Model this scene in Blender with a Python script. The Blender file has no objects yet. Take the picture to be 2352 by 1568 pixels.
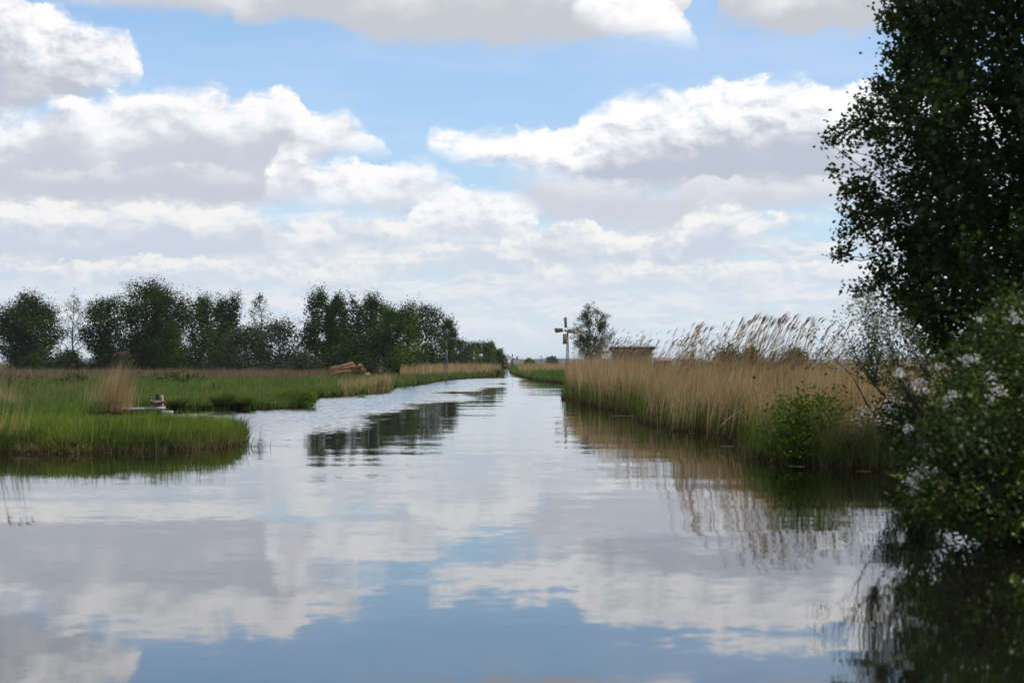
import bpy, bmesh, math, random
import numpy as np
from mathutils import Vector, Matrix
from mathutils.geometry import tessellate_polygon

sc = bpy.context.scene
COL = sc.collection
R = math.radians
F = 1991.0            # focal length in pixels of a 1024 wide frame (70 mm lens)
HZ = 361.0            # row of the horizon
EYE = 2.1             # height of the lens above the water

# ------------------------------------------------------------------ camera
cam = bpy.data.cameras.new('camera')
cam.lens = 70.0
cam.sensor_width = 36.0
cam.clip_start = 0.1
cam.clip_end = 20000.0
cam.dof.use_dof = True
cam.dof.focus_distance = 100.0
cam.dof.aperture_fstop = 1.9
cam_ob = bpy.data.objects.new('camera', cam)
cam_ob.location = (0, 0, EYE)
cam_ob.rotation_euler = (R(90) + math.atan(20.0 / F), 0, 0)
COL.objects.link(cam_ob)
sc.camera = cam_ob

sc.view_settings.view_transform = 'Standard'
sc.view_settings.look = 'None'
sc.view_settings.gamma = 1.0
sc.view_settings.exposure = 0.0
sc.view_settings.use_curve_mapping = False
sc.render.engine = 'CYCLES'
sc.cycles.max_bounces = 6
sc.cycles.diffuse_bounces = 2
sc.cycles.glossy_bounces = 2
sc.cycles.transmission_bounces = 3
sc.cycles.transparent_max_bounces = 4
sc.cycles.use_denoising = True
sc.cycles.caustics_reflective = False
sc.cycles.caustics_refractive = False

# ------------------------------------------------------------------ node helper
class S:
    """a socket with arithmetic"""
    def __init__(self, nt, s): self.nt, self.s = nt, s
    def m(self, op, b=None, c=None, clamp=False):
        n = self.nt.nodes.new('ShaderNodeMath'); n.operation = op; n.use_clamp = clamp
        for i, v in enumerate((self, b, c)):
            if v is None: continue
            if isinstance(v, S): self.nt.links.new(v.s, n.inputs[i])
            else: n.inputs[i].default_value = v
        return S(self.nt, n.outputs[0])
    def __add__(self, o): return self.m('ADD', o)
    def __radd__(self, o): return self.m('ADD', o)
    def __sub__(self, o): return self.m('SUBTRACT', o)
    def __rsub__(self, o): return (self * -1.0) + o
    def __mul__(self, o): return self.m('MULTIPLY', o)
    def __rmul__(self, o): return self.m('MULTIPLY', o)
    def __truediv__(self, o): return self.m('DIVIDE', o)
    def smooth(self, a, b, lo=0.0, hi=1.0):
        n = self.nt.nodes.new('ShaderNodeMapRange'); n.interpolation_type = 'SMOOTHSTEP'
        self.nt.links.new(self.s, n.inputs[0])
        for i, v in ((1, a), (2, b), (3, lo), (4, hi)): n.inputs[i].default_value = v
        return S(self.nt, n.outputs[0])
    def lin(self, a, b, lo=0.0, hi=1.0):
        n = self.nt.nodes.new('ShaderNodeMapRange')
        self.nt.links.new(self.s, n.inputs[0])
        for i, v in ((1, a), (2, b), (3, lo), (4, hi)): n.inputs[i].default_value = v
        return S(self.nt, n.outputs[0])
def put(nt, inp, v):
    if isinstance(v, S): nt.links.new(v.s, inp)
    elif isinstance(v, (tuple, list)): inp.default_value = tuple(v) + ((1.0,) if len(v) == 3 and len(inp.default_value) == 4 else ())
    else: inp.default_value = v
def mixc(nt, f, a, b, mode='MIX'):
    n = nt.nodes.new('ShaderNodeMix'); n.data_type = 'RGBA'; n.blend_type = mode
    put(nt, n.inputs[0], f); put(nt, n.inputs[6], a); put(nt, n.inputs[7], b)
    return S(nt, n.outputs[2])
def xyz(nt, x, y, z=0.0):
    n = nt.nodes.new('ShaderNodeCombineXYZ')
    for i, v in enumerate((x, y, z)): put(nt, n.inputs[i], v)
    return S(nt, n.outputs[0])
def noise(nt, vec, scale=1.0, detail=4.0, rough=0.5, dims='3D', dist=0.0, color=False):
    n = nt.nodes.new('ShaderNodeTexNoise'); n.noise_dimensions = dims
    if vec is not None: nt.links.new(vec.s, n.inputs['Vector'])
    n.inputs['Scale'].default_value = scale; n.inputs['Detail'].default_value = detail
    n.inputs['Roughness'].default_value = rough; n.inputs['Distortion'].default_value = dist
    return S(nt, n.outputs[1 if color else 0])

# ------------------------------------------------------------------ world: Nishita sky under rows of cumulus
SUN_AZ, SUN_EL = R(98), R(48)
world = bpy.data.worlds.new('World'); sc.world = world
world.use_nodes = True
world.cycles.sampling_method = 'MANUAL'; world.cycles.sample_map_resolution = 512
wt = world.node_tree; wt.nodes.clear()
w_out = wt.nodes.new('ShaderNodeOutputWorld'); w_bg = wt.nodes.new('ShaderNodeBackground')
wt.links.new(w_bg.outputs[0], w_out.inputs[0])
SKY_K = 0.1
w_bg.inputs['Strength'].default_value = SKY_K
sky = wt.nodes.new('ShaderNodeTexSky'); sky.sky_type = 'NISHITA'; sky.sun_disc = False
sky.sun_elevation = SUN_EL; sky.sun_rotation = SUN_AZ
sky.air_density = 1.0; sky.dust_density = 0.3; sky.ozone_density = 3.0
geo = wt.nodes.new('ShaderNodeTexCoord')
sep = wt.nodes.new('ShaderNodeSeparateXYZ'); wt.links.new(geo.outputs['Generated'], sep.inputs[0])
dx, dy, dz = (S(wt, sep.outputs[i]) for i in range(3))
az = dx.m('ARCTAN2', dy)
el = dz.m('ARCSINE')
K = 4573.0                                   # sky units per radian
X = az * K + 1176.0
H = el.m('ABSOLUTE') * K
Xf = ((X + 350.0).m('PINGPONG', 3050.0)) / 3050.0   # the rows go on round the whole horizon

def profile(pts, scale, xs):
    """height of a cloud row (over the horizon) along the azimuth; pts in sky units"""
    n = wt.nodes.new('ShaderNodeFloatCurve')
    xf = ((xs + 350.0).m('PINGPONG', 3050.0)) / 3050.0      # the rows go on round the whole horizon
    wt.links.new(xf.s, n.inputs['Value'])
    c = n.mapping.curves[0]
    P = [((x + 350.0) / 3050.0, min(1.0, max(0.0, y / scale))) for x, y in pts]
    while len(c.points) < len(P): c.points.new(0.5, 0.5)
    for p, (x, y) in zip(c.points, P):
        p.location = (x, y); p.handle_type = 'AUTO_CLAMPED'
    n.mapping.extend = 'HORIZONTAL'
    n.mapping.update()
    return S(wt, n.outputs[0]) * scale

def cloud_row(col, top, base, s, amp, depth, soft_top, soft_base, white, grey, k_relief, seed, opac=1.0, broken=None, shade=(0.0, 1.0), broad=0.9, base_amp=0.5):
    Hs = 829.0
    px, py = X / s + seed * 7.31, H / (s * 0.62) + seed * 3.17
    warp = noise(wt, xyz(wt, px, py), 0.9, 3.0, 0.55, '2D', color=True)
    wsep = wt.nodes.new('ShaderNodeSeparateColor'); wt.links.new(warp.s, wsep.inputs[0])
    wa, wb, wc = (S(wt, wsep.outputs[i]) - 0.5 for i in range(3))
    qx, qy = px + wa * 0.5, py + wb * 0.5
    n1 = noise(wt, xyz(wt, qx, qy), 2.2, 7.0, 0.62, '2D') - 0.5
    n2 = noise(wt, xyz(wt, qx + 0.08, qy + 0.20), 2.2, 4.0, 0.56, '2D') - 0.5
    xs = X + wa * (amp * 5.0)
    T = profile([(x, Hs - y) for x, y in top], 1000.0, xs)
    B = profile([(x, Hs - y) for x, y in base], 1000.0, xs)
    edge = T - H + n1 * (amp * 4.4) + wb * (amp * 2.5)
    bot = H - B + n1 * (amp * 4.0 * base_amp) + wb * (amp * 2.0)
    tw = edge / ((wc * 2.2 - n1).smooth(-0.5, 0.7, 0.9, 8.5) * soft_top)
    mask = tw.smooth(-0.4, 1.0) * bot.smooth(-soft_base * 0.6, soft_base) * opac
    if broken: mask = mask * (wa * -1.0 + n1 * 0.5).smooth(broken[0], broken[1])
    f0 = edge / (depth * 1.02)
    f = f0 + (n2 - n1) * (f0.smooth(0.25, 1.3, RELIEF * k_relief, RELIEF * k_relief * 0.12)) + (wc * 1.2 - wb) * broad
    sh = f.smooth(shade[0], shade[1])
    c = mixc(wt, sh, tuple(v / SKY_K for v in white), tuple(v / SKY_K for v in grey))
    return mixc(wt, mask, col, c)
RELIEF = 1.7

base_sky = mixc(wt, 1.0, S(wt, sky.outputs[0]), (1.16, 1.33, 1.54), 'MULTIPLY')
veil = noise(wt, xyz(wt, X / 700.0, H / 160.0), 1.0, 5.0, 0.55, '2D')
col = mixc(wt, veil.smooth(0.35, 0.75, 0.12, 0.42), base_sky, tuple(v / SKY_K for v in (0.68, 0.80, 0.97)))
W_, G_ = (1.02, 1.01, 1.02), (0.57, 0.57, 0.655)
# small high wisps first
EXTRA = True
# loose small cumulus between the rows, shrinking towards the horizon
def loose(col, s, h0, h1, thr, op, white, grey, seed):
    u, v = X / s + seed, H / (s * 0.36) + seed
    wv = noise(wt, xyz(wt, u, v), 0.8, 2.0, 0.5, '2D', color=True)
    sp_ = wt.nodes.new('ShaderNodeSeparateColor'); wt.links.new(wv.s, sp_.inputs[0])
    u2, v2 = u + (S(wt, sp_.outputs[0]) - 0.5) * 0.9, v + (S(wt, sp_.outputs[1]) - 0.5) * 0.9
    a = noise(wt, xyz(wt, u2, v2), 0.9, 7.0, 0.60, '2D'); b = noise(wt, xyz(wt, u2 + 0.08, v2 + 0.30), 0.9, 4.0, 0.56, '2D')
    w_ = (h1 - h0) * 0.3
    m = a.smooth(thr, thr + 0.14) * H.smooth(h0, h0 + w_) * H.smooth(h1, h1 - w_) * op
    lit = (a - b).smooth(-0.12, 0.16)
    return mixc(wt, m, col, mixc(wt, lit, tuple(x / SKY_K for x in grey), tuple(x / SKY_K for x in white)))
col = loose(col, 250.0, 200.0, 470.0, 0.44, 0.8, (0.97, 0.955, 0.94), (0.60, 0.655, 0.755), 3.3)
col = loose(col, 170.0, 90.0, 310.0, 0.36, 0.9, (0.95, 0.93, 0.91), (0.62, 0.68, 0.78), 8.1)
col = loose(col, 120.0, 10.0, 190.0, 0.34, 0.85, (0.88, 0.87, 0.87), (0.66, 0.73, 0.82), 5.7)
# strip of cloud overhead (its underside shows along the top of the view)
col = cloud_row(col, [(-350, -230), (0, -160), (300, -260), (900, -230), (1300, -160), (1500, -120), (1800, -230), (2300, -200), (2700, -230)],
    [(-350, 20), (0, 10), (150, 32), (300, 36), (400, 52), (520, 44), (580, 68), (650, 56), (740, 62), (810, 92), (900, 102), (1080, 112), (1250, 106), (1400, 104), (1500, 92), (1572, 98), (1592, -60), (1635, -60), (1650, 62), (1700, 76), (1800, 92), (1900, 100), (2000, 86), (2110, 62), (2400, 60), (2700, 70)],
    190, 26, 150, 30, 30, W_, (0.565, 0.588, 0.635), 1.2, 1.0, shade=(0.3, 1.5), broad=1.0)
col = cloud_row(col, [(-350, 300), (1250, 300), (1310, 20), (1350, -40), (1480, -40), (1540, 0), (1590, 70), (1640, 180), (2700, 300)],
    [(-350, -100), (1250, -100), (1300, 20), (1380, 60), (1480, 84), (1570, 100), (1600, 96), (1640, 20), (2700, -100)],
    140, 12, 400, 18, 45, (1.06, 1.05, 1.06), (0.8, 0.8, 0.84), 0.5, 14.0)
# upper left cumulus
col = cloud_row(col, [(-350, -80), (-100, -40), (0, -10), (50, 8), (100, 40), (150, 40), (200, 76), (260, 70), (295, 84), (312, 118), (335, 168), (352, 215), (375, 400), (2700, 400)],
    [(-350, 330), (0, 300), (150, 260), (250, 225), (300, 205), (345, 195), (370, 130), (2700, 130)],
    150, 20, 210, 8, 40, W_, (0.525, 0.555, 0.63), 0.9, 2.0, broad=1.1)
# great left cloud bank
col = cloud_row(col, [(-350, 280), (0, 268), (90, 262), (160, 226), (200, 230), (260, 226), (340, 214), (400, 216), (470, 210), (500, 216), (540, 232), (575, 210), (620, 203), (685, 220), (705, 262), (730, 262), (765, 240), (800, 268), (850, 310), (890, 340), (930, 500), (2700, 500)],
    [(-350, 540), (0, 530), (400, 520), (560, 490), (640, 460), (720, 390), (800, 350), (890, 345), (960, 280), (2700, 280)],
    180, 19, 130, 8, 40, W_, (0.575, 0.613, 0.69), 0.9, 3.0, shade=(0.15, 1.15), broad=1.0)
col = cloud_row(col, [(-350, 395), (0, 398), (200, 392), (330, 380), (460, 376), (560, 384), (640, 400), (700, 520), (2700, 600)],
    [(-350, 300), (0, 380), (100, 430), (400, 470), (640, 470), (720, 400), (760, 300), (2700, 300)],
    130, 13, 60, 10, 40, (0.80, 0.80, 0.85), (0.575, 0.58, 0.67), 0.5, 15.0, opac=0.75, broken=(-0.3, 0.1))
# brighter lump on its right
col = cloud_row(col, [(-350, 600), (560, 480), (610, 420), (640, 370), (670, 332), (700, 338), (750, 374), (800, 365), (870, 376), (930, 363), (1000, 374), (1022, 390), (1050, 560), (2700, 560)],
    [(-350, 300), (540, 400), (620, 450), (700, 480), (900, 472), (1000, 432), (1040, 340), (2700, 300)],
    130, 14, 120, 6, 60, W_, (0.66, 0.66, 0.735), 0.9, 4.0, shade=(0.1, 1.2))
# great right cloud
col = cloud_row(col, [(-350, 600), (940, 600), (968, 330), (1000, 302), (1050, 314), (1130, 296), (1180, 286), (1250, 290), (1330, 274), (1370, 250), (1420, 226), (1500, 206), (1560, 210), (1620, 192), (1700, 190), (1760, 186), (1850, 190), (1940, 204), (2000, 200), (2150, 212), (2400, 230), (2700, 260)],
    [(-350, 250), (940, 250), (968, 318), (1000, 350), (1100, 376), (1200, 396), (1300, 410), (1350, 430), (1450, 450), (1700, 450), (1900, 440), (2100, 430), (2700, 420)],
    160, 16, 170, 7, 36, (1.06, 1.05, 1.06), (0.51, 0.55, 0.64), 0.8, 5.0, shade=(0.22, 1.0), broad=0.7)
# grey bank under it
col = cloud_row(col, [(-350, 700), (1080, 700), (1130, 440), (1160, 410), (1230, 395), (1290, 402), (1400, 412), (1500, 420), (1600, 408), (1750, 405), (1900, 412), (2100, 430), (2700, 430)],
    [(-350, 300), (1080, 300), (1140, 420), (1180, 450), (1240, 490), (1300, 530), (1600, 540), (1750, 500), (1900, 480), (2100, 480), (2700, 480)],
    140, 10, 70, 9, 50, (0.78, 0.78, 0.83), (0.62, 0.645, 0.725), 0.5, 6.0)
# left cream row
col = cloud_row(col, [(-350, 470), (0, 466), (100, 463), (200, 470), (330, 459), (400, 461), (470, 478), (550, 466), (640, 488), (700, 500), (740, 490), (800, 487), (920, 491), (970, 500), (1010, 530), (1050, 650), (2700, 650)],
    [(-350, 640), (0, 640), (400, 620), (600, 600), (720, 592), (800, 575), (1000, 556), (1060, 480), (2700, 400)],
    125, 12, 100, 9, 40, (0.95, 0.93, 0.92), (0.60, 0.665, 0.765), 0.8, 7.0, broad=1.0)
# white heap in the middle
col = cloud_row(col, [(-350, 700), (900, 700), (935, 480), (985, 446), (1060, 431), (1110, 430), (1160, 450), (1215, 476), (1240, 500), (1262, 640), (2700, 640)],
    [(-350, 300), (880, 300), (940, 530), (1000, 560), (1150, 560), (1240, 540), (1280, 400), (2700, 300)],
    90, 11, 100, 6, 40, (1.0, 0.99, 0.99), (0.64, 0.69, 0.78), 0.9, 8.0, shade=(0.1, 1.2), broad=1.0)
# right row
col = cloud_row(col, [(-350, 800), (1100, 800), (1145, 550), (1240, 516), (1290, 502), (1360, 506), (1400, 532), (1500, 532), (1560, 520), (1620, 462), (1680, 464), (1720, 486), (1800, 486), (1880, 498), (1960, 540), (2060, 590), (2700, 620)],
    [(-350, 400), (1080, 400), (1150, 620), (1250, 630), (1600, 620), (1720, 570), (1880, 512), (1960, 500), (2700, 480)],
    105, 11, 85, 7, 40, (0.96, 0.94, 0.92), (0.60, 0.665, 0.765), 0.8, 9.0, broad=1.0)
# small far rows
col = cloud_row(col, [(-350, 610), (0, 592), (200, 600), (400, 592), (600, 596), (700, 612), (820, 600), (960, 566), (1040, 548), (1120, 546), (1160, 568), (1300, 600), (1450, 596), (1560, 606), (1680, 604), (1760, 606), (1850, 604), (1945, 600), (1990, 606), (2050, 602), (2200, 600), (2700, 604)],
    [(-350, 690), (0, 680), (600, 670), (820, 660), (1000, 640), (1140, 640), (1300, 670), (1600, 670), (1780, 650), (1950, 650), (2000, 650), (2700, 650)],
    80, 11, 60, 8, 40, (0.92, 0.90, 0.88), (0.63, 0.70, 0.795), 0.7, 10.0, opac=0.95, broad=1.2)
# beyond the rows, up to the zenith: the same broken cumulus on a flat cloud base
inv = dz.m('ABSOLUTE').m('MAXIMUM', 0.05)
ux, uy = dx / inv, dy / inv
nz = noise(wt, xyz(wt, ux, uy), 0.55, 5.0, 0.55, '2D')
zen = nz.smooth(0.44, 0.60) * H.smooth(1150.0, 1700.0)
zc = mixc(wt, nz.smooth(0.50, 0.68), tuple(v / SKY_K for v in (0.95, 0.94, 0.95)), tuple(v / SKY_K for v in (0.56, 0.56, 0.62)))
col = mixc(wt, zen, col, zc)
# the pale air low over the land
hz = H.smooth(0.0, 260.0, 0.55, 0.0) + H.smooth(200.0, 1400.0, 0.10, 0.0)
col = mixc(wt, hz, col, tuple(v / SKY_K for v in (0.68, 0.775, 0.90)))
wt.links.new(col.s, w_bg.inputs['Color'])

sun = bpy.data.lights.new('sun', 'SUN')
sun.energy = 3.6; sun.angle = R(1.5); sun.color = (1.0, 0.95, 0.87)
sun_ob = bpy.data.objects.new('sun', sun); COL.objects.link(sun_ob)
sd = Vector((math.sin(SUN_AZ) * math.cos(SUN_EL), math.cos(SUN_AZ) * math.cos(SUN_EL), math.sin(SUN_EL)))
sun_ob.rotation_euler = sd.to_track_quat('Z', 'Y').to_euler()

# ------------------------------------------------------------------ helpers for geometry
def X_(px, d): return (px - 512.0) / F * d
def Z_(py, d): return EYE + (HZ - py) / F * d
def tag(o, label=None, cat=None, group=None, kind=None):
    if label: o['label'] = label
    if cat: o['category'] = cat
    if group: o['group'] = group
    if kind: o['kind'] = kind
    return o
def empty(name, loc=(0, 0, 0), rz=0.0):
    o = bpy.data.objects.new(name, None); o.empty_display_size = 0.2
    o.location = loc; o.rotation_euler = (0, 0, rz); COL.objects.link(o)
    return o
class MB:
    """collects faces; build() links them as ONE mesh object"""
    def __init__(self): self.V, self.Q, self.T, self.n, self.A, self.Hh, self.MQ, self.MT = [], [], [], 0, [], [], [], []
    def add(self, v, quads=None, tris=None, rnd=None, h=None, mat=0):
        v = np.asarray(v, dtype=np.float32).reshape(-1, 3)
        if quads is not None and len(quads):
            q = np.asarray(quads, dtype=np.int64).reshape(-1, 4) + self.n; self.Q.append(q); self.MQ.append(np.full(len(q), mat))
        if tris is not None and len(tris):
            t = np.asarray(tris, dtype=np.int64).reshape(-1, 3) + self.n; self.T.append(t); self.MT.append(np.full(len(t), mat))
        self.V.append(v); self.n += len(v)
        self.A.append(np.broadcast_to(np.asarray(0.5 if rnd is None else rnd, dtype=np.float32), (len(v),)))
        self.Hh.append(np.broadcast_to(np.asarray(0.5 if h is None else h, dtype=np.float32), (len(v),)))
        return self
    def mesh(self, name, mats, smooth=False):
        me = bpy.data.meshes.new(name)
        V = np.concatenate(self.V) if self.V else np.zeros((0, 3), np.float32)
        Q = np.concatenate(self.Q) if self.Q else np.zeros((0, 4), np.int64)
        T = np.concatenate(self.T) if self.T else np.zeros((0, 3), np.int64)
        me.vertices.add(len(V)); me.vertices.foreach_set('co', V.ravel())
        nl = len(Q) * 4 + len(T) * 3
        me.loops.add(nl); me.loops.foreach_set('vertex_index', np.concatenate([Q.ravel(), T.ravel()]).astype(np.int32))
        me.polygons.add(len(Q) + len(T))
        st = np.concatenate([np.arange(len(Q)) * 4, len(Q) * 4 + np.arange(len(T)) * 3]).astype(np.int32)
        me.polygons.foreach_set('loop_start', st)
        mi = np.concatenate([np.concatenate(self.MQ) if self.MQ else np.zeros(0), np.concatenate(self.MT) if self.MT else np.zeros(0)]).astype(np.int32)
        me.polygons.foreach_set('material_index', mi)
        if smooth: me.polygons.foreach_set('use_smooth', np.ones(len(Q) + len(T), dtype=bool))
        a = me.attributes.new('rnd', 'FLOAT', 'POINT'); a.data.foreach_set('value', np.concatenate(self.A).astype(np.float32))
        a = me.attributes.new('hgt', 'FLOAT', 'POINT'); a.data.foreach_set('value', np.concatenate(self.Hh).astype(np.float32))
        for m in (mats if isinstance(mats, (list, tuple)) else [mats]): me.materials.append(m)
        me.update(); me.validate()
        return me
    def build(self, name, mats, parent=None, smooth=False):
        o = bpy.data.objects.new(name, self.mesh(name, mats, smooth)); COL.objects.link(o)
        if parent is not None: o.parent = parent
        return o
    # shapes
    def box(self, c, s, rot=None, rnd=None, mat=0):
        x, y, z = (np.array(s) / 2.0)
        v = np.array([(-x, -y, -z), (x, -y, -z), (x, y, -z), (-x, y, -z), (-x, -y, z), (x, -y, z), (x, y, z), (-x, y, z)])
        if rot is not None: v = v @ np.array(rot).T
        return self.add(v + np.array(c), [(0, 3, 2, 1), (4, 5, 6, 7), (0, 1, 5, 4), (1, 2, 6, 5), (2, 3, 7, 6), (3, 0, 4, 7)], rnd=rnd, mat=mat)
    def tube(self, pts, radii, sides=6, rnd=None, caps=True, mat=0, h=None):
        P = np.array(pts, dtype=float); n = len(P)
        r = np.broadcast_to(np.asarray(radii, dtype=float), (n,))
        tan = np.gradient(P, axis=0); tan /= np.linalg.norm(tan, axis=1, keepdims=True) + 1e-9
        up = np.array([0, 0, 1.0]) if abs(tan[0][2]) < 0.9 else np.array([1.0, 0, 0])
        b = np.cross(tan, up); b /= np.linalg.norm(b, axis=1, keepdims=True) + 1e-9
        nn = np.cross(b, tan)
        ang = np.arange(sides) / sides * 2 * np.pi
        v = P[:, None, :] + r[:, None, None] * (np.cos(ang)[None, :, None] * b[:, None, :] + np.sin(ang)[None, :, None] * nn[:, None, :])
        i = np.arange(n - 1)[:, None] * sides; j = np.arange(sides)[None, :]; k = (j + 1) % sides
        q = np.stack([i + j, i + k, i + sides + k, i + sides + j], -1).reshape(-1, 4)
        vv = v.reshape(-1, 3); tr = []
        if caps:
            vv = np.vstack([vv, P[0], P[-1]]); a, z = n * sides, n * sides + 1
            for s in range(sides):
                tr.append((a, (s + 1) % sides, s)); tr.append((z, (n - 1) * sides + s, (n - 1) * sides + (s + 1) % sides))
        hh = 0.5 if h is None else np.concatenate([np.repeat(np.linspace(0, 1, n), sides), [0, 1] if caps else []])
        return self.add(vv, q, tr, rnd=rnd, h=hh, mat=mat)
    def loft(self, rings, caps=True, rnd=None, mat=0, mats=None):
        n, s = len(rings), len(rings[0])
        V = np.array(rings, dtype=float).reshape(-1, 3)
        for i in range(n - 1):
            q = [(i * s + j, i * s + (j + 1) % s, (i + 1) * s + (j + 1) % s, (i + 1) * s + j) for j in range(s)]
            self.Q.append(np.array(q) + self.n); self.MQ.append(np.full(s, mats[i] if mats else mat))
        if caps:
            V = np.vstack([V, np.mean(rings[0], 0), np.mean(rings[-1], 0)])
            t = [(n * s, (j + 1) % s, j) for j in range(s)] ; t2 = [(n * s + 1, (n - 1) * s + j, (n - 1) * s + (j + 1) % s) for j in range(s)]
            self.T += [np.array(t) + self.n, np.array(t2) + self.n]
            self.MT += [np.full(s, mats[0] if mats else mat), np.full(s, mats[-1] if mats else mat)]
        self.V.append(V.astype(np.float32)); self.n += len(V)
        self.A.append(np.full(len(V), 0.5 if rnd is None else rnd, np.float32)); self.Hh.append(np.full(len(V), 0.5, np.float32))
        return self
    # vegetation
    def blades(self, P, h, w, lean, bend, rng, seg=2, az=None, rnd=None, taper=1.4):
        """upright tapering blades; P (N,3), h, w (N,), lean/bend (N,2) sideways drift as shares of h"""
        N = len(P); P = np.asarray(P, float)
        ang = rng.uniform(0, np.pi, N) if az is None else az
        side = np.stack([np.cos(ang), np.sin(ang), np.zeros(N)], -1)
        rings = []; hs = []
        for k in range(seg + 1):
            t = k / seg
            c = P.copy(); c[:, :2] += (lean * t + bend * t * t) * h[:, None]
            drop = (np.abs(bend).sum(1)) * 0.35
            c[:, 2] += h * (t - drop * t * t)
            ww = w * (1 - t ** taper) * 0.5
            if k < seg: rings += [c - side * ww[:, None], c + side * ww[:, None]]; hs += [t, t]
            else: rings += [c]; hs += [t]
        m = 2 * seg + 1
        V = np.stack(rings, 1).reshape(-1, 3)
        base = (np.arange(N) * m)[:, None]
        q = np.concatenate([base + np.array([[2 * k, 2 * k + 1, 2 * k + 3, 2 * k + 2]]) for k in range(seg - 1)]) if seg > 1 else None
        t = base + np.array([[2 * seg - 2, 2 * seg - 1, 2 * seg]])
        r = rng.uniform(0, 1, N) if rnd is None else rnd
        return self.add(V, q, t, rnd=np.repeat(r, m), h=np.tile(hs, N))
    def leaves(self, C, L, W, rng, up=0.5, rnd=None, cup=0.0):
        """rhombic leaves, random pose with the face biased upward"""
        N = len(C)
        n = rng.normal(size=(N, 3)); n[:, 2] = np.abs(n[:, 2]) + up; n /= np.linalg.norm(n, axis=1, keepdims=True)
        a = rng.normal(size=(N, 3)); t = np.cross(n, a); t /= np.linalg.norm(t, axis=1, keepdims=True) + 1e-9
        b = np.cross(n, t)
        L = np.broadcast_to(L, (N,))[:, None]; W = np.broadcast_to(W, (N,))[:, None]
        V = np.stack([C - t * L / 2, C + b * W / 2 + t * L * 0.08, C + t * L / 2, C - b * W / 2 + t * L * 0.08], 1).reshape(-1, 3)
        q = np.arange(N)[:, None] * 4 + np.array([[0, 1, 2, 3]])
        r = rng.uniform(0, 1, N) if rnd is None else rnd
        return self.add(V, q, None, rnd=np.repeat(r, 4))

# ------------------------------------------------------------------ materials
def new_mat(name):
    m = bpy.data.materials.new(name); m.use_nodes = True
    nt = m.node_tree; nt.nodes.clear()
    return m, nt
def attr(nt, name):
    n = nt.nodes.new('ShaderNodeAttribute'); n.attribute_name = name
    return S(nt, n.outputs['Fac'])
def objrand(nt):
    n = nt.nodes.new('ShaderNodeObjectInfo'); return S(nt, n.outputs['Random'])
def coord(nt, which='Object'):
    n = nt.nodes.new('ShaderNodeTexCoord'); o = n.outputs[which]
    return S(nt, o)
def out_surface(nt, sh):
    o = nt.nodes.new('ShaderNodeOutputMaterial'); nt.links.new(sh, o.inputs['Surface'])
def leaf_mat(name, cols, trans=0.35, gloss=0.0, hgt=None, cell=None):
    """foliage: colours picked leaf by leaf; some light passes through"""
    m, nt = new_mat(name)
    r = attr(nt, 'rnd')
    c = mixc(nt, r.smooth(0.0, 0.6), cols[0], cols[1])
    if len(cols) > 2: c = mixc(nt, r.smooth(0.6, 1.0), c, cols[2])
    if cell:   # larger drifts of tint across a plant
        nz = noise(nt, coord(nt), cell[0], 2.0)
        c = mixc(nt, nz.smooth(0.40, 0.62), c, cell[1]) if len(cell) < 3 else mixc(nt, nz.smooth(0.38, 0.62) * cell[2], c, cell[1])
    if hgt:    # dead sheaths at the foot
        f = attr(nt, 'hgt').smooth(hgt[0], hgt[1])
        c = mixc(nt, f, hgt[2], c)
    d = nt.nodes.new('ShaderNodeBsdfDiffuse'); put(nt, d.inputs['Color'], c)
    t = nt.nodes.new('ShaderNodeBsdfTranslucent'); put(nt, t.inputs['Color'], c)
    mx = nt.nodes.new('ShaderNodeMixShader'); mx.inputs[0].default_value = trans
    nt.links.new(d.outputs[0], mx.inputs[1]); nt.links.new(t.outputs[0], mx.inputs[2])
    sh = mx.outputs[0]
    if gloss:
        g = nt.nodes.new('ShaderNodeBsdfGlossy'); g.inputs['Roughness'].default_value = 0.45
        m2 = nt.nodes.new('ShaderNodeMixShader'); m2.inputs[0].default_value = gloss
        nt.links.new(sh, m2.inputs[1]); nt.links.new(g.outputs[0], m2.inputs[2]); sh = m2.outputs[0]
    out_surface(nt, sh)
    return m
def solid(name, a, b=None, scale=3.0, rough=0.8, stretch=(1, 1, 1), detail=4.0, bump=0.0, metallic=0.0, usernd=False):
    m, nt = new_mat(name)
    p = nt.nodes.new('ShaderNodeBsdfPrincipled'); p.inputs['Roughness'].default_value = rough; p.inputs['Metallic'].default_value = metallic
    b = b or tuple(v * 0.7 for v in a)
    mp = nt.nodes.new('ShaderNodeMapping'); mp.inputs['Scale'].default_value = stretch
    nt.links.new(coord(nt).s, mp.inputs[0])
    nz = noise(nt, S(nt, mp.outputs[0]), scale, detail, 0.6)
    c = mixc(nt, nz.smooth(0.35, 0.65), a, b)
    if usernd:
        c = mixc(nt, attr(nt, 'rnd') * 0.6, c, tuple(v * 0.6 for v in b))
    put(nt, p.inputs['Base Color'], c)
    if bump:
        bp = nt.nodes.new('ShaderNodeBump'); bp.inputs['Strength'].default_value = bump
        nt.links.new(nz.s, bp.inputs['Height']); nt.links.new(bp.outputs[0], p.inputs['Normal'])
    out_surface(nt, p.outputs[0])
    return m

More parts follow.
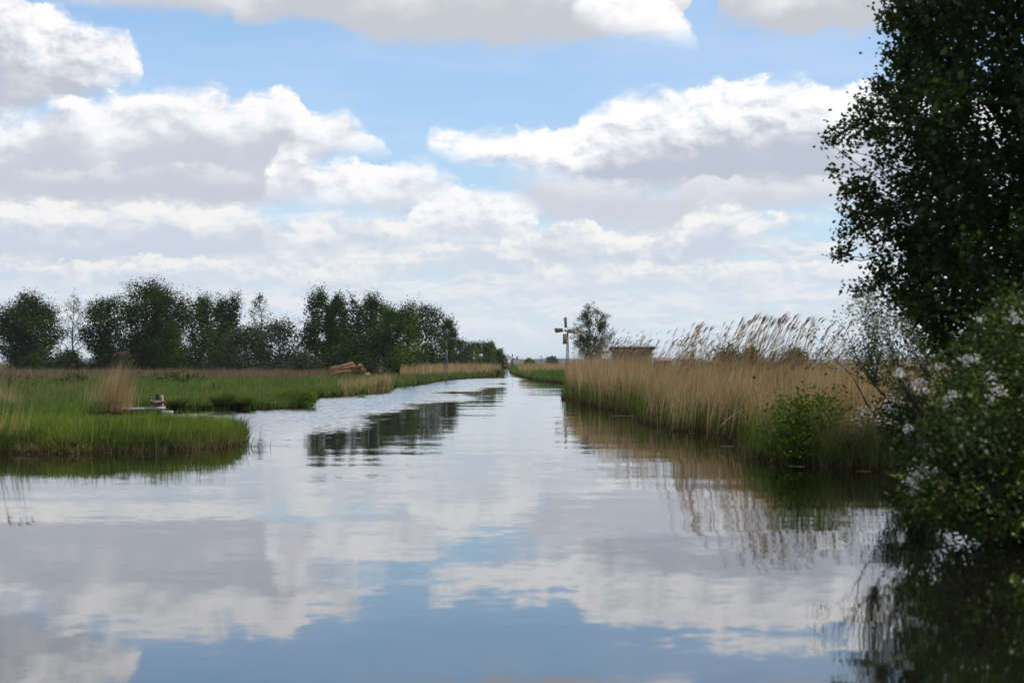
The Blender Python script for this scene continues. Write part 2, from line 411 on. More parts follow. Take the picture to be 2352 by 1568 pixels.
# ------------------------------------------------------------------ water
def make_water_mat():
    m, nt = new_mat('water')
    P = coord(nt)
    sp = nt.nodes.new('ShaderNodeSeparateXYZ'); nt.links.new(P.s, sp.inputs[0])
    x, y = S(nt, sp.outputs[0]), S(nt, sp.outputs[1])
    # where the breeze reaches the water: the open left side of the canal
    wv = noise(nt, xyz(nt, x * 0.10, y * 0.05), 1.0, 4.0, 0.6) - 0.5
    line = x + 5.0 - (y - 83.0) * 0.035 + wv * 9.5
    breeze = line.smooth(1.6, -2.2) * (y + wv * 34.0).smooth(44.0, 70.0) * (y + wv * 90).smooth(270.0, 230.0)
    fine = noise(nt, xyz(nt, x * 0.8, y), 5.0, 3.0, 0.55, color=True)
    wide = noise(nt, xyz(nt, x * 0.45, y), 0.55, 2.0, 0.5, color=True)
    def vm(op, a, b):
        n = nt.nodes.new('ShaderNodeVectorMath'); n.operation = op
        for i, v in enumerate((a, b)):
            if isinstance(v, S): nt.links.new(v.s, n.inputs[i])
            else: n.inputs[i].default_value = v
        return S(nt, n.outputs[0])
    def scaled(v, f):
        n = nt.nodes.new('ShaderNodeVectorMath'); n.operation = 'SCALE'; nt.links.new(v.s, n.inputs[0]); put(nt, n.inputs[3], f); return S(nt, n.outputs[0])
    patch = noise(nt, xyz(nt, x * 0.05, y * 0.05), 1.0, 3.0, 0.6).smooth(0.35, 0.7, 0.6, 1.5)
    calm_f = patch * 0.015
    a_f = breeze * 0.17 + calm_f
    tilt = vm('ADD', scaled(vm('SUBTRACT', fine, (0.5, 0.5, 0.5)), a_f), scaled(vm('SUBTRACT', wide, (0.5, 0.5, 0.5)), patch * 0.019 + breeze * 0.02))
    tilt = vm('ADD', tilt, xyz(nt, 0.0, breeze * -0.040, 0.0))
    flat = vm('MULTIPLY', tilt, (1.0, 1.0, 0.0))
    nrm = vm('ADD', flat, (0.0, 0.0, 1.0))
    nn = nt.nodes.new('ShaderNodeVectorMath'); nn.operation = 'NORMALIZE'; nt.links.new(nrm.s, nn.inputs[0])
    g = nt.nodes.new('ShaderNodeBsdfGlossy'); g.inputs['Roughness'].default_value = 0.028
    g.inputs['Color'].default_value = (0.97, 0.97, 0.97, 1)
    d = nt.nodes.new('ShaderNodeBsdfDiffuse'); d.inputs['Color'].default_value = (0.007, 0.007, 0.004, 1)
    fr = nt.nodes.new('ShaderNodeFresnel'); fr.inputs['IOR'].default_value = WATER_IOR
    for n in (g, fr): nt.links.new(nn.outputs[0], n.inputs['Normal'])
    mx = nt.nodes.new('ShaderNodeMixShader'); nt.links.new(fr.outputs[0], mx.inputs[0])
    nt.links.new(d.outputs[0], mx.inputs[1]); nt.links.new(g.outputs[0], mx.inputs[2])
    out_surface(nt, mx.outputs[0])
    return m
WATER_IOR = 1.75
wm = MB(); wm.add([(-4900, -400, 0), (4900, -400, 0), (4900, 900, 0), (-4900, 900, 0)], [(0, 1, 2, 3)])
tag(wm.build('water', make_water_mat()), kind='structure')

# ------------------------------------------------------------------ land: one low sheet out to the horizon with the canal cut into it
def gp(px, py): d = EYE * F / (py - HZ); return (X_(px, d), d)
SHORE_L = [(-5000, 20), (-300, 42), (-60, 45.5), gp(0, 452), gp(60, 452.5), gp(130, 451), gp(190, 449), gp(224, 446), gp(235, 441), gp(235, 434),
           (-8.9, 59.5), (-10.0, 61.5), (-12, 63), (-14.6, 66), (-15.4, 72), (-15.3, 80), (-15.0, 84),
           gp(190, 410.5), gp(235, 409.5), gp(275, 408), gp(300, 406.5), gp(308, 403), gp(309, 400), gp(314, 397), gp(350, 394.6), gp(384, 391.2), gp(389, 389), gp(392, 386.8), gp(408, 385.2), gp(426, 383.2), gp(434, 380.8), gp(470, 377.6), gp(496, 375.3), gp(502, 373.6), gp(503, 372.0), (-2.6, 460), (-3, 620)]
SHORE_R = [(-1.2, 620), (-0.6, 460), gp(510.5, 372.2), gp(515, 374), gp(528, 377.6), gp(541, 380.2), gp(560, 382), gp(571, 384.6), gp(575, 398), gp(596, 404), gp(625, 410), gp(653, 415.5), gp(660, 422), gp(700, 430), gp(740, 436), gp(765, 440.5), gp(772, 452),
           gp(790, 461), gp(850, 466), gp(895, 470), (6.3, 34), (6.0, 28), (6.2, 22), (7.5, 14), (9, 4), (10, -60), (5000, -200)]
outline = SHORE_L + SHORE_R + [(5000, 9000), (-5000, 9000)]
rng = np.random.default_rng(3)
GROUND_Z = 0.22
def make_land():
    ring = [Vector((x, y, GROUND_Z)) for x, y in outline]
    b = MB()
    tris = tessellate_polygon([ring])
    n = len(ring)
    V = [tuple(v) for v in ring]
    # sloping mud bank below the turf
    for k, (x, y) in enumerate(outline):
        V.append((x, y, -0.5))
    q = [(k, (k + 1) % n, n + (k + 1) % n, n + k) for k in range(len(SHORE_L) + len(SHORE_R) - 1)]
    b.add(V, q, [tuple(t) for t in tris])
    m, nt = new_mat('marsh_ground')
    P = coord(nt)
    n1 = noise(nt, P, 0.05, 6.0, 0.6); n2 = noise(nt, P, 0.9, 5.0, 0.6)
    c = mixc(nt, n1.smooth(0.42, 0.58), (0.055, 0.075, 0.022), (0.16, 0.115, 0.055))
    c = mixc(nt, n2.smooth(0.4, 0.65) * 0.5, c, (0.05, 0.04, 0.02))
    d = nt.nodes.new('ShaderNodeBsdfDiffuse'); put(nt, d.inputs['Color'], c)
    out_surface(nt, d.outputs[0])
    o = b.build('ground', m)
    tag(o, kind='structure')
make_land()

# ------------------------------------------------------------------ the air over the marsh
HAZE = 0.00007
def make_haze():
    m = bpy.data.materials.new('haze'); m.use_nodes = True; nt = m.node_tree; nt.nodes.clear()
    v = nt.nodes.new('ShaderNodeVolumePrincipled'); v.inputs['Density'].default_value = HAZE
    v.inputs['Color'].default_value = (0.90, 0.95, 1.0, 1); v.inputs['Anisotropy'].default_value = 0.2
    o = nt.nodes.new('ShaderNodeOutputMaterial'); nt.links.new(v.outputs[0], o.inputs['Volume'])
    b = MB().box((0, 4300, 7.5), (10200, 9800, 18.0)); tag(b.build('haze', m), kind='stuff')
if HAZE: make_haze()

# ------------------------------------------------------------------ vegetation
PX = np.array([p[0] for p in outline]); PY = np.array([p[1] for p in outline])
def on_land(x, y):
    inside = np.zeros(len(x), bool)
    j = len(PX) - 1
    for i in range(len(PX)):
        c = ((PY[i] > y) != (PY[j] > y)) & (x < (PX[j] - PX[i]) * (y - PY[i]) / (PY[j] - PY[i] + 1e-12) + PX[i])
        inside ^= c; j = i
    return inside
def scatter(n, a0, a1, y0, y1, rng, p=0.8):
    """points on land inside a wedge seen from the canal; denser where nearer"""
    xs, ys, got = [], [], 0
    while got < n:
        t = rng.uniform(0, 1, n * 2)
        y = (y0 ** -p + t * (y1 ** -p - y0 ** -p)) ** (-1 / p)
        x = (rng.uniform(a0, a1, n * 2) - 512) / F * y
        k = on_land(x, y)
        xs.append(x[k]); ys.append(y[k]); got += int(k.sum())
        if k.sum() == 0: break
    x = np.concatenate(xs)[:n]; y = np.concatenate(ys)[:n]
    return np.stack([x, y, np.full(len(x), GROUND_Z - 0.02)], -1)
def smoothnoise(x, y, seed, s):
    r = np.random.default_rng(seed); v = np.zeros_like(x)
    for k in range(6):
        a = r.uniform(0, 2 * np.pi); f = (0.6 + 0.35 * k) / s
        v += np.sin((x * np.cos(a) + y * np.sin(a)) * f * 2 * np.pi + r.uniform(0, 6.28)) / (1 + 0.3 * k)
    return v / 3.0
def along(pts, n, rng, inland, depth, out=0.0):
    """points along a shoreline, thinning inland"""
    P = np.array(pts, float); seg = np.linalg.norm(np.diff(P, axis=0), axis=1); mid = (P[1:] + P[:-1]) / 2
    wgt = seg / np.maximum(mid[:, 1], 20) ** 0.8; k = rng.choice(len(seg), n, p=wgt / wgt.sum()); t = rng.uniform(0, 1, n)[:, None]
    q = P[k] * (1 - t) + P[k + 1] * t
    off = rng.exponential(depth, n) - out * (1.0 + 1.6 * smoothnoise(q[:, 0], q[:, 1], 17, 1.1))
    q = q + np.array(inland)[None, :] * off[:, None] + rng.normal(size=(n, 2)) * 0.12
    return np.concatenate([q, np.full((n, 1), 0.0)], 1)
STRAW = (0.30, 0.205, 0.105)
M_GRASS = leaf_mat('meadow_grass', [(0.080, 0.145, 0.022), (0.145, 0.225, 0.032), (0.205, 0.225, 0.07)], 0.35, cell=(0.30, (0.050, 0.100, 0.024), 0.6), hgt=(0.0, 0.28, (0.085, 0.062, 0.026)))
M_SEDGE = leaf_mat('bank_sedge', [(0.105, 0.155, 0.018), (0.175, 0.230, 0.030), (0.27, 0.235, 0.085)], 0.4, cell=(0.8, (0.075, 0.125, 0.025)), hgt=(0.02, 0.42, (0.10, 0.065, 0.030)))
M_RUSH = leaf_mat('rush', [(0.05, 0.10, 0.026), (0.08, 0.14, 0.036)], 0.3)
M_DRY = leaf_mat('dry_reed', [(0.39, 0.275, 0.130), (0.60, 0.440, 0.225), (0.28, 0.180, 0.080)], 0.35, cell=(0.55, (0.27, 0.185, 0.085), 0.75))
M_DRYD = leaf_mat('faded_reed', [(0.17, 0.12, 0.065), (0.25, 0.175, 0.10), (0.12, 0.075, 0.045)], 0.3)
M_SHOOT = leaf_mat('new_reed', [(0.055, 0.10, 0.014), (0.10, 0.155, 0.026)], 0.35, hgt=(0.0, 0.3, (0.07, 0.045, 0.02)))
M_PLUME = leaf_mat('reed_plume', [(0.18, 0.13, 0.10), (0.28, 0.205, 0.155)], 0.3)
M_FERN = leaf_mat('bright_leaves', [(0.14, 0.20, 0.02), (0.20, 0.27, 0.035)], 0.4)

def plume(b, tip, size, rng, n=15, mat=0):
    t = rng.uniform(-0.55, 0.0, n)
    C = np.array(tip)[None, :] + np.stack([t * size * 0.25, rng.normal(0, 0.01, n), t * size * 0.75], -1)
    L = rng.normal(0, 0.20, (n, 2)); L[:, 0] += 0.42
    B = rng.normal(0, 0.15, (n, 2)); B[:, 0] += 0.62
    b.blades(C, np.full(n, size) * rng.uniform(0.5, 1.0, n), np.full(n, 0.024) * (size / 0.28), L, B, rng, seg=2)
rng = np.random.default_rng(11)
def field(name, P, h0, h1, w0, mat, rng, lean=0.10, bend=0.25, wind=0.06, seg=2, wscale=60.0, label=None, rnd=None, hmul=None):
    n = len(P); h = rng.uniform(h0, h1, n) * (0.85 + 0.25 * smoothnoise(P[:, 0], P[:, 1], 5, 4.0) + 0.16 * smoothnoise(P[:, 0], P[:, 1], 6, 0.9))
    if hmul is not None: h = h * hmul
    w = w0 * np.maximum(1.0, P[:, 1] / wscale) ** 0.75 * rng.uniform(0.7, 1.3, n)
    L = rng.normal(0, lean, (n, 2)); L[:, 0] += wind
    B = rng.normal(0, bend, (n, 2)); B[:, 0] += wind
    b = MB().blades(P, h, w, L, B, rng, seg=seg, rnd=rnd)
    o = b.build(name, mat); tag(o, label=label, kind='stuff'); return o
# the near bank of sedge on the left
P = scatter(34000, -110, 250, 43.5, 66, rng, 1.2)
lowr = np.interp(P[:, 1], [43, 50, 55, 60, 66], [1.0, 0.95, 0.75, 0.55, 0.5])
field('bank_sedge', P, 0.38, 0.74, 0.020, M_SEDGE, rng, lean=0.14, bend=0.24, seg=3, wscale=46, hmul=lowr * (1.0 + 0.35 * smoothnoise(P[:, 0], P[:, 1], 33, 0.8)))
edge = [gp(-90, 452), gp(0, 452), gp(60, 452.5), gp(130, 451), gp(190, 449), gp(224, 446), gp(235, 441), gp(235, 434)]
P = along(edge, 9000, rng, (-0.25, 1.0), 0.35, 0.10)
field('bank_sedge', P, 0.40, 0.78, 0.018, M_SEDGE, rng, lean=0.20, bend=0.32, seg=3, wscale=46, hmul=0.85 + 0.7 * smoothnoise(P[:, 0], P[:, 1], 31, 0.6))
P = along(edge, 2600, rng, (-0.25, 1.0), 0.12, 0.12)
field('dead_stalks', P, 0.15, 0.5, 0.016, M_DRYD, rng, lean=0.30, bend=0.3, wscale=46)
# broad fresh blades standing over it
P = scatter(1200, -60, 244, 46, 55, rng, 0.6)
field('reed_shoots', P, 0.55, 0.85, 0.032, M_FERN, rng, lean=0.06, bend=0.12, seg=3, wscale=46)
# the meadow behind
P = scatter(70000, -140, 505, 66, 330, rng, 1.1)
hm = np.where(P[:, 1] < 120, 1.0, 1.15)
field('meadow_grass', P, 0.35, 0.75, 0.024, M_GRASS, rng, lean=0.12, bend=0.25, seg=2, hmul=hm)
e2 = [(-15.3, 80), (-15.0, 84), gp(190, 410.5), gp(235, 409.5), gp(275, 408), gp(300, 406.5), gp(308, 403), gp(309, 400), gp(314, 397)]
P = along(e2, 9000, rng, (-0.3, 1.0), 0.8, 0.15)
field('meadow_grass', P, 0.45, 0.95, 0.022, M_GRASS, rng, lean=0.16, bend=0.3, seg=3)
e3 = [gp(314, 397), gp(350, 394.6), gp(384, 391.2), gp(389, 389), gp(392, 386.8), gp(408, 385.2), gp(426, 383.2), gp(434, 380.8), gp(470, 377.6), gp(496, 375.3), gp(502, 373.6), gp(503, 372.0)]
P = along(e3, 12000, rng, (-0.4, 0.9), 1.2, 0.25)
field('meadow_grass', P, 0.6, 1.15, 0.028, M_GRASS, rng, lean=0.10, bend=0.2, seg=2)
P = along([gp(338, 395.2), gp(350, 394.6), gp(384, 391.2), gp(388, 390)], 2600, rng, (-0.4, 0.9), 1.0, 0.2)
field('dry_reeds', P, 0.7, 1.55, 0.020, M_DRY, rng, lean=0.08, bend=0.10, seg=2)
P = along(e3[3:], 2500, rng, (-0.4, 0.9), 2.5, 0.0)
field('dry_reeds', P, 0.7, 1.3, 0.03, M_DRYD, rng, lean=0.08, bend=0.10, seg=2)
# straw coloured belt at the foot of the trees, thin over the meadow
P = scatter(15000, -80, 330, 205, 285, rng, 0.5)
field('dry_reeds', P, 0.6, 1.5, 0.028, M_DRYD, rng, lean=0.10, bend=0.14)
P = np.concatenate([scatter(2600, -80, 330, 85, 205, rng, 0.6), scatter(3600, -100, 130, 90, 215, rng, 0.5)])
field('dry_reeds', P, 0.4, 1.1, 0.016, M_DRYD, rng, lean=0.14, bend=0.2)
P = scatter(9000, 400, 500, 246, 330, rng, 0.5)
field('dry_reeds', P, 1.1, 2.15, 0.030, M_DRY, rng, lean=0.08, bend=0.12)
# right bank: green stretch by the mill, straw reeds behind it
e4 = [gp(515, 374), gp(528, 377.6), gp(541, 380.2), gp(560, 382), gp(571, 384.6), gp(575, 398)]
P = np.concatenate([along(e4, 9000, rng, (0.6, 0.8), 3.0, 0.2), scatter(9000, 535, 600, 150, 245, rng, 0.5)])
field('bank_grass', P, 0.8, 1.45, 0.026, M_GRASS, rng, lean=0.10, bend=0.2)
P = scatter(9000, 518, 640, 250, 420, rng, 0.5)
field('dry_reeds', P, 1.3, 2.2, 0.028, M_DRY, rng, lean=0.08, bend=0.12)
P = scatter(2500, 496, 520, 385, 640, rng, 0.3)
field('bank_grass', P, 0.5, 1.0, 0.03, M_GRASS, rng)
# the great reed bed on the right
e5 = [gp(574, 393), gp(575, 398), gp(596, 404), gp(625, 410), gp(653, 415.5)]
e6 = [gp(653, 415.5), gp(660, 422), gp(700, 430), gp(740, 436), gp(765, 440.5), gp(772, 452), gp(790, 461), gp(850, 466), gp(895, 470)]
def reedbed(edge_, n, h0, h1, depth):
    P = along(edge_, n, rng, (0.85, 0.55), depth, 0.25)
    dip = 1.0 - 0.27 * np.exp(-(((512 + F * P[:, 0] / P[:, 1]) - 659) / 8.0) ** 2)
    dist = dip * rng.uniform(0.72, 1.0, n) * (1.0 + 0.14 * smoothnoise(P[:, 0], P[:, 1], 41, 2.6)) * np.where(rng.uniform(0, 1, n) < 0.06, rng.uniform(1.0, 1.28, n), 1.0)
    field('reed_bed', P, h0, h1, 0.017, M_DRY, rng, lean=0.11, bend=0.15, wind=0.05, seg=3, wscale=60, hmul=dist)
    # feathery tops over the bed
    k = rng.choice(np.where(dip > 0.93)[0], 700, replace=False); b = MB(); m = len(k)
    hh = h1 * rng.uniform(0.75, 1.0, m) + np.where(rng.uniform(0, 1, m) < 0.35, rng.uniform(0, 0.45, m), 0.0)
    L = rng.normal(0, 0.05, (m, 2)); L[:, 0] += 0.10; B = np.zeros((m, 2))
    b.blades(P[k], hh, np.full(m, 0.012), L, B, rng, seg=2, taper=4.0)
    for i, kk in enumerate(k): plume(b, (P[kk, 0] + L[i, 0] * hh[i], P[kk, 1] + L[i, 1] * hh[i], hh[i]), rng.uniform(0.14, 0.24), rng, 6)
    tag(b.build('reed_plumes', M_DRYD), kind='stuff')
reedbed(e5, 18000, 2.65, 3.1, 3.0)
reedbed(e6[:6], 26000, 1.95, 2.45, 3.2)
P = scatter(12000, 600, 960, 58, 140, rng, 0.4)
k = (P[:, 0] > 6.5 + 0.02 * P[:, 1]) & (np.abs(512 + F * P[:, 0] / P[:, 1] - 659) > 9)
field('reed_bed', P[k], 1.9, 2.4, 0.024, M_DRY, rng, lean=0.08, bend=0.10, wind=0.06, seg=2)
P = along(e5 + e6, 13000, rng, (0.85, 0.55), 0.8, 0.38)
field('reed_shoots', P, 0.5, 1.75, 0.026, M_SHOOT, rng, lean=0.08, bend=0.16, seg=3)
P = along(e5 + e6, 3500, rng, (0.85, 0.55), 0.3, 0.40)
field('dead_stalks', P, 0.2, 0.8, 0.016, M_DRYD, rng, lean=0.35, bend=0.35, seg=2)
P = along(e6[5:], 5000, rng, (0.2, 1.0), 1.6, 0.2)
field('dry_reeds', P, 0.8, 1.75, 0.014, M_DRYD, rng, lean=0.14, bend=0.25, seg=3)
P = along(e6[5:], 5000, rng, (0.2, 1.0), 1.2, 0.3)
field('bank_grass', P, 0.4, 1.1, 0.018, M_SHOOT, rng, lean=0.16, bend=0.3, seg=3)
# thin stalks standing in the water off the left bank
q = []
for px, py, n in ((388, 389.6, 14), (396, 387.8, 16), (403, 386.6, 12), (243, 447, 6), (252, 438, 2), (150, 455, 3)):
    x, y = gp(px, py)
    q.append(np.stack([x + rng.normal(0, 0.25 + y * 0.003, n), y + rng.normal(0, 1.2, n), np.full(n, -0.05)], -1))
field('water_stalks', np.concatenate(q), 0.4, 0.9, 0.02, M_RUSH, rng, lean=0.15, bend=0.2)

# sparse tall reeds standing out of the beds
def tall_reed_mesh(seed):
    r = np.random.default_rng(seed)
    h = 1.0; lean = r.uniform(0.05, 0.18); bend = r.uniform(0.03, 0.16)
    ts = np.linspace(0, 1, 7)
    pts = np.stack([lean * ts + bend * ts ** 2.5, 0.02 * np.sin(ts * 3), ts * (1 - 0.06 * ts)], -1)
    s = MB().tube(pts * 3.0, np.linspace(0.0085, 0.0045, 7), 4)
    n = 5; k = r.uniform(0.3, 0.9, n)
    C = np.stack([np.interp(k, ts, pts[:, 0]), np.interp(k, ts, pts[:, 1]), np.interp(k, ts, pts[:, 2])], -1) * 3.0
    Lf = r.normal(0, 0.4, (n, 2)); Lf[:, 0] += 0.7
    Bf = r.normal(0, 0.2, (n, 2)); Bf[:, 0] += 0.5
    s.blades(C, r.uniform(0.25, 0.4, n), np.full(n, 0.016), Lf, Bf, r, seg=2)
    p = MB(); plume(p, pts[-1] * 3.0, r.uniform(0.18, 0.27), r, 9)
    return s.mesh('stem', M_DRY), p.mesh('plume', M_PLUME)
TR = [tall_reed_mesh(100 + i) for i in range(7)]
def tall_reed(x, y, h, group, label, i):
    o = empty('tall_reed', (x, y, 0.1), random.uniform(-0.35, 0.35)); o.scale = (h / 3.0,) * 3
    tag(o, label, 'reed', group)
    for me, nm in zip(TR[i % len(TR)], ('stem', 'plume')):
        c = bpy.data.objects.new(nm, me); COL.objects.link(c); c.parent = o
random.seed(5)
def top_at(px):   # how high the plumes reach along the bed (row of the picture that their tips reach)
    return float(np.interp(px, [600, 640, 662, 672, 690, 705, 712, 722, 740, 760, 790, 820, 850, 868], [340, 335, 340, 326, 319, 321, 332, 318, 311, 312, 313, 317, 315, 330]))
for i in range(190):
    if i < 150:
        px = random.choice([random.gauss(688, 14), random.gauss(738, 17), random.gauss(770, 22), random.uniform(660, 862), random.uniform(715, 850)])
        d = random.uniform(56, 68) if px < 720 else random.uniform(50, 62)
    else:
        px = random.uniform(603, 662); d = random.uniform(84, 104)
    g = 'tall reeds bending over the reed bed'
    lab = 'tall dry reed with a feathery plume bending right against the sky'
    top = top_at(px) + abs(random.gauss(0, 1)) * 12.0
    h = Z_(top, d) / 1.0
    tall_reed(X_(px, d) - 0.14 * h, d, h, g, lab, i)
# isolated clump of reeds among the meadow grass
def clump(px, d, n, spread, h0, h1, label, seed, plumes=14, w=0.013):
    r = np.random.default_rng(seed); o = empty('reed_clump', (X_(px, d), d, GROUND_Z - 0.05)); tag(o, label, 'reed clump')
    u = r.normal(0, 1, n); P = np.stack([u * spread, r.normal(0, spread * 0.7, n), np.zeros(n)], -1)
    h = r.uniform(h0, h1, n) * (1.0 - 0.10 * np.abs(u)) * np.where(u > 1.2, 0.8, 1.0)
    L = r.normal(0, 0.05, (n, 2)); L[:, 0] += 0.12; B = r.normal(0, 0.05, (n, 2)); B[:, 0] += 0.08
    s = MB().blades(P, h, np.full(n, w), L, B, r, seg=3, taper=2.5); tag(s.build('stems', M_DRY, o), kind='stuff')
    p = MB()
    for i in np.argsort(-h)[:plumes]:
        tip = P[i] + np.array([(L[i, 0] + B[i, 0]) * h[i], (L[i, 1] + B[i, 1]) * h[i], h[i] * (1 - 0.35 * np.abs(B[i]).sum())]); plume(p, tip, 0.24, r, 10)
    tag(p.build('plumes', M_DRYD, o), kind='stuff')
clump(112, 76.5, 520, 0.46, 1.1, 2.4, 'tall straw coloured reed clump in the meadow left of the ducks', 21, 26)
clump(4, 46.5, 60, 0.30, 1.0, 1.75, 'thin brown reed clump at the left edge of the near bank', 22, 8)
clump(-4, 78, 200, 0.5, 0.9, 1.5, 'low brown reed clump in the meadow at the far left', 23, 6)

# tussocks
M_TUS = leaf_mat('tussock', [(0.07, 0.13, 0.018), (0.12, 0.18, 0.026), (0.26, 0.21, 0.09)], 0.3, hgt=(0.0, 0.35, (0.09, 0.065, 0.035)))
def tussock(px, d, rad, h, label, seed, mat=None, n=900, z=GROUND_Z):
    r = np.random.default_rng(seed); a = r.uniform(0, 2 * np.pi, n); q = np.sqrt(r.uniform(0, 1, n))
    P = np.stack([np.cos(a) * q * rad * 0.5, np.sin(a) * q * rad * 0.5, np.full(n, -0.05)], -1)
    L = np.stack([np.cos(a), np.sin(a)], -1) * (q * rad / h * 0.6)[:, None] + r.normal(0, 0.08, (n, 2))
    B = np.stack([np.cos(a), np.sin(a)], -1) * (q * rad / h * 0.8)[:, None]
    b = MB().blades(P, r.uniform(0.6, 1.1, n) * h, np.full(n, 0.016), L, B, r, seg=3)
    o = b.build('sedge_tussock', mat or M_TUS); o.location = (X_(px, d), d, z); tag(o, label, 'tussock', 'sedge tussocks on the left bank')
tussock(222, 84.5, 0.55, 0.85, 'big dark green tussock at the water edge right of the ducks', 1, n=1300)
tussock(243, 86, 0.5, 0.65, 'yellowing tussock beside the big dark one at the water', 2)
tussock(178, 84, 0.45, 0.6, 'green tussock on the bank behind the pale post', 3)
tussock(38, 84, 0.6, 0.65, 'brown withered tussock in the meadow left of the reed clump', 4, M_DRYD)
tussock(200, 108, 0.8, 0.7, 'dark blue green rush tussock in the meadow above the big tussock', 5, M_RUSH)
tussock(290, 93, 0.6, 0.85, 'dark tussock on the bank corner beside the bright shrub', 6, n=1200)
tussock(417, 188, 0.9, 1.0, 'dark green tussock at the bank step before the grey mill', 7, M_RUSH)
tussock(496, 290, 1.0, 1.2, 'dark green tussock on the far bank at the narrows', 8, M_RUSH)

# ------------------------------------------------------------------ trees
BARK = solid('bark', (0.055, 0.045, 0.035), (0.03, 0.025, 0.02), 6.0, 0.9, (1, 1, 0.25))
BIRCHBARK = solid('birch_bark', (0.22, 0.21, 0.19), (0.06, 0.05, 0.045), 3.0, 0.8, (1, 1, 2.5))
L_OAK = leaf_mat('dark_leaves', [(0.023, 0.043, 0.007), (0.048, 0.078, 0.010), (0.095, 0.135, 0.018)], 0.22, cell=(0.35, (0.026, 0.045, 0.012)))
L_BIRCH = leaf_mat('birch_leaves', [(0.025, 0.050, 0.007), (0.054, 0.092, 0.010), (0.115, 0.165, 0.020)], 0.28, cell=(0.35, (0.030, 0.055, 0.011)))
L_LIGHT = leaf_mat('light_leaves', [(0.062, 0.115, 0.010), (0.115, 0.180, 0.016), (0.175, 0.240, 0.026)], 0.32, cell=(0.4, (0.045, 0.080, 0.012)))
L_WILLOW = leaf_mat('willow_leaves', [(0.040, 0.052, 0.024), (0.072, 0.086, 0.042), (0.125, 0.135, 0.078)], 0.2, cell=(0.4, (0.050, 0.058, 0.032)))
L_ALDER = leaf_mat('alder_leaves', [(0.026, 0.050, 0.011), (0.050, 0.082, 0.017)], 0.22)
L_FAR = leaf_mat('far_leaves', [(0.040, 0.065, 0.026), (0.060, 0.090, 0.034)], 0.2)
L_NEAR = leaf_mat('near_leaves', [(0.020, 0.044, 0.006), (0.044, 0.082, 0.010), (0.115, 0.170, 0.018)], 0.25, gloss=0.025, cell=(0.5, (0.020, 0.038, 0.008)))
L_HAW = leaf_mat('hawthorn_leaves', [(0.018, 0.037, 0.005), (0.046, 0.078, 0.008), (0.145, 0.18, 0.014)], 0.28, gloss=0.02, cell=(0.7, (0.030, 0.052, 0.009)))
PETAL = leaf_mat('blossom', [(0.62, 0.58, 0.55), (0.74, 0.72, 0.68), (0.50, 0.44, 0.42)], 0.35)

def limb(b, a, c, r0, r1, rng, sag=0.08, sides=5, k=5):
    a, c = np.array(a, float), np.array(c, float); t = np.linspace(0, 1, k)[:, None]
    ln = np.linalg.norm(c - a); p = a * (1 - t) + c * t
    p[1:-1] += rng.normal(0, ln * 0.04, (k - 2, 3))
    p[:, 2] += np.sin(t[:, 0] * np.pi) * ln * sag
    b.tube(p, np.linspace(r0, r1, k), sides)
    return p

def envelope(kind, t):
    if kind == 'round': return np.sqrt(np.clip(1 - ((t - 0.50) / 0.52) ** 2, 0, 1)) * 0.95
    if kind == 'birch': return np.clip(1.08 - t, 0, 1) ** 0.62 * np.clip(t / 0.16 + 0.35, 0, 1)
    if kind == 'column': return np.clip(1.04 - t, 0, 1) ** 0.45 * np.clip(t / 0.1 + 0.5, 0, 1)
    if kind == 'bush': return np.sqrt(np.clip(1 - t ** 2, 0, 1))
    return np.ones_like(t)

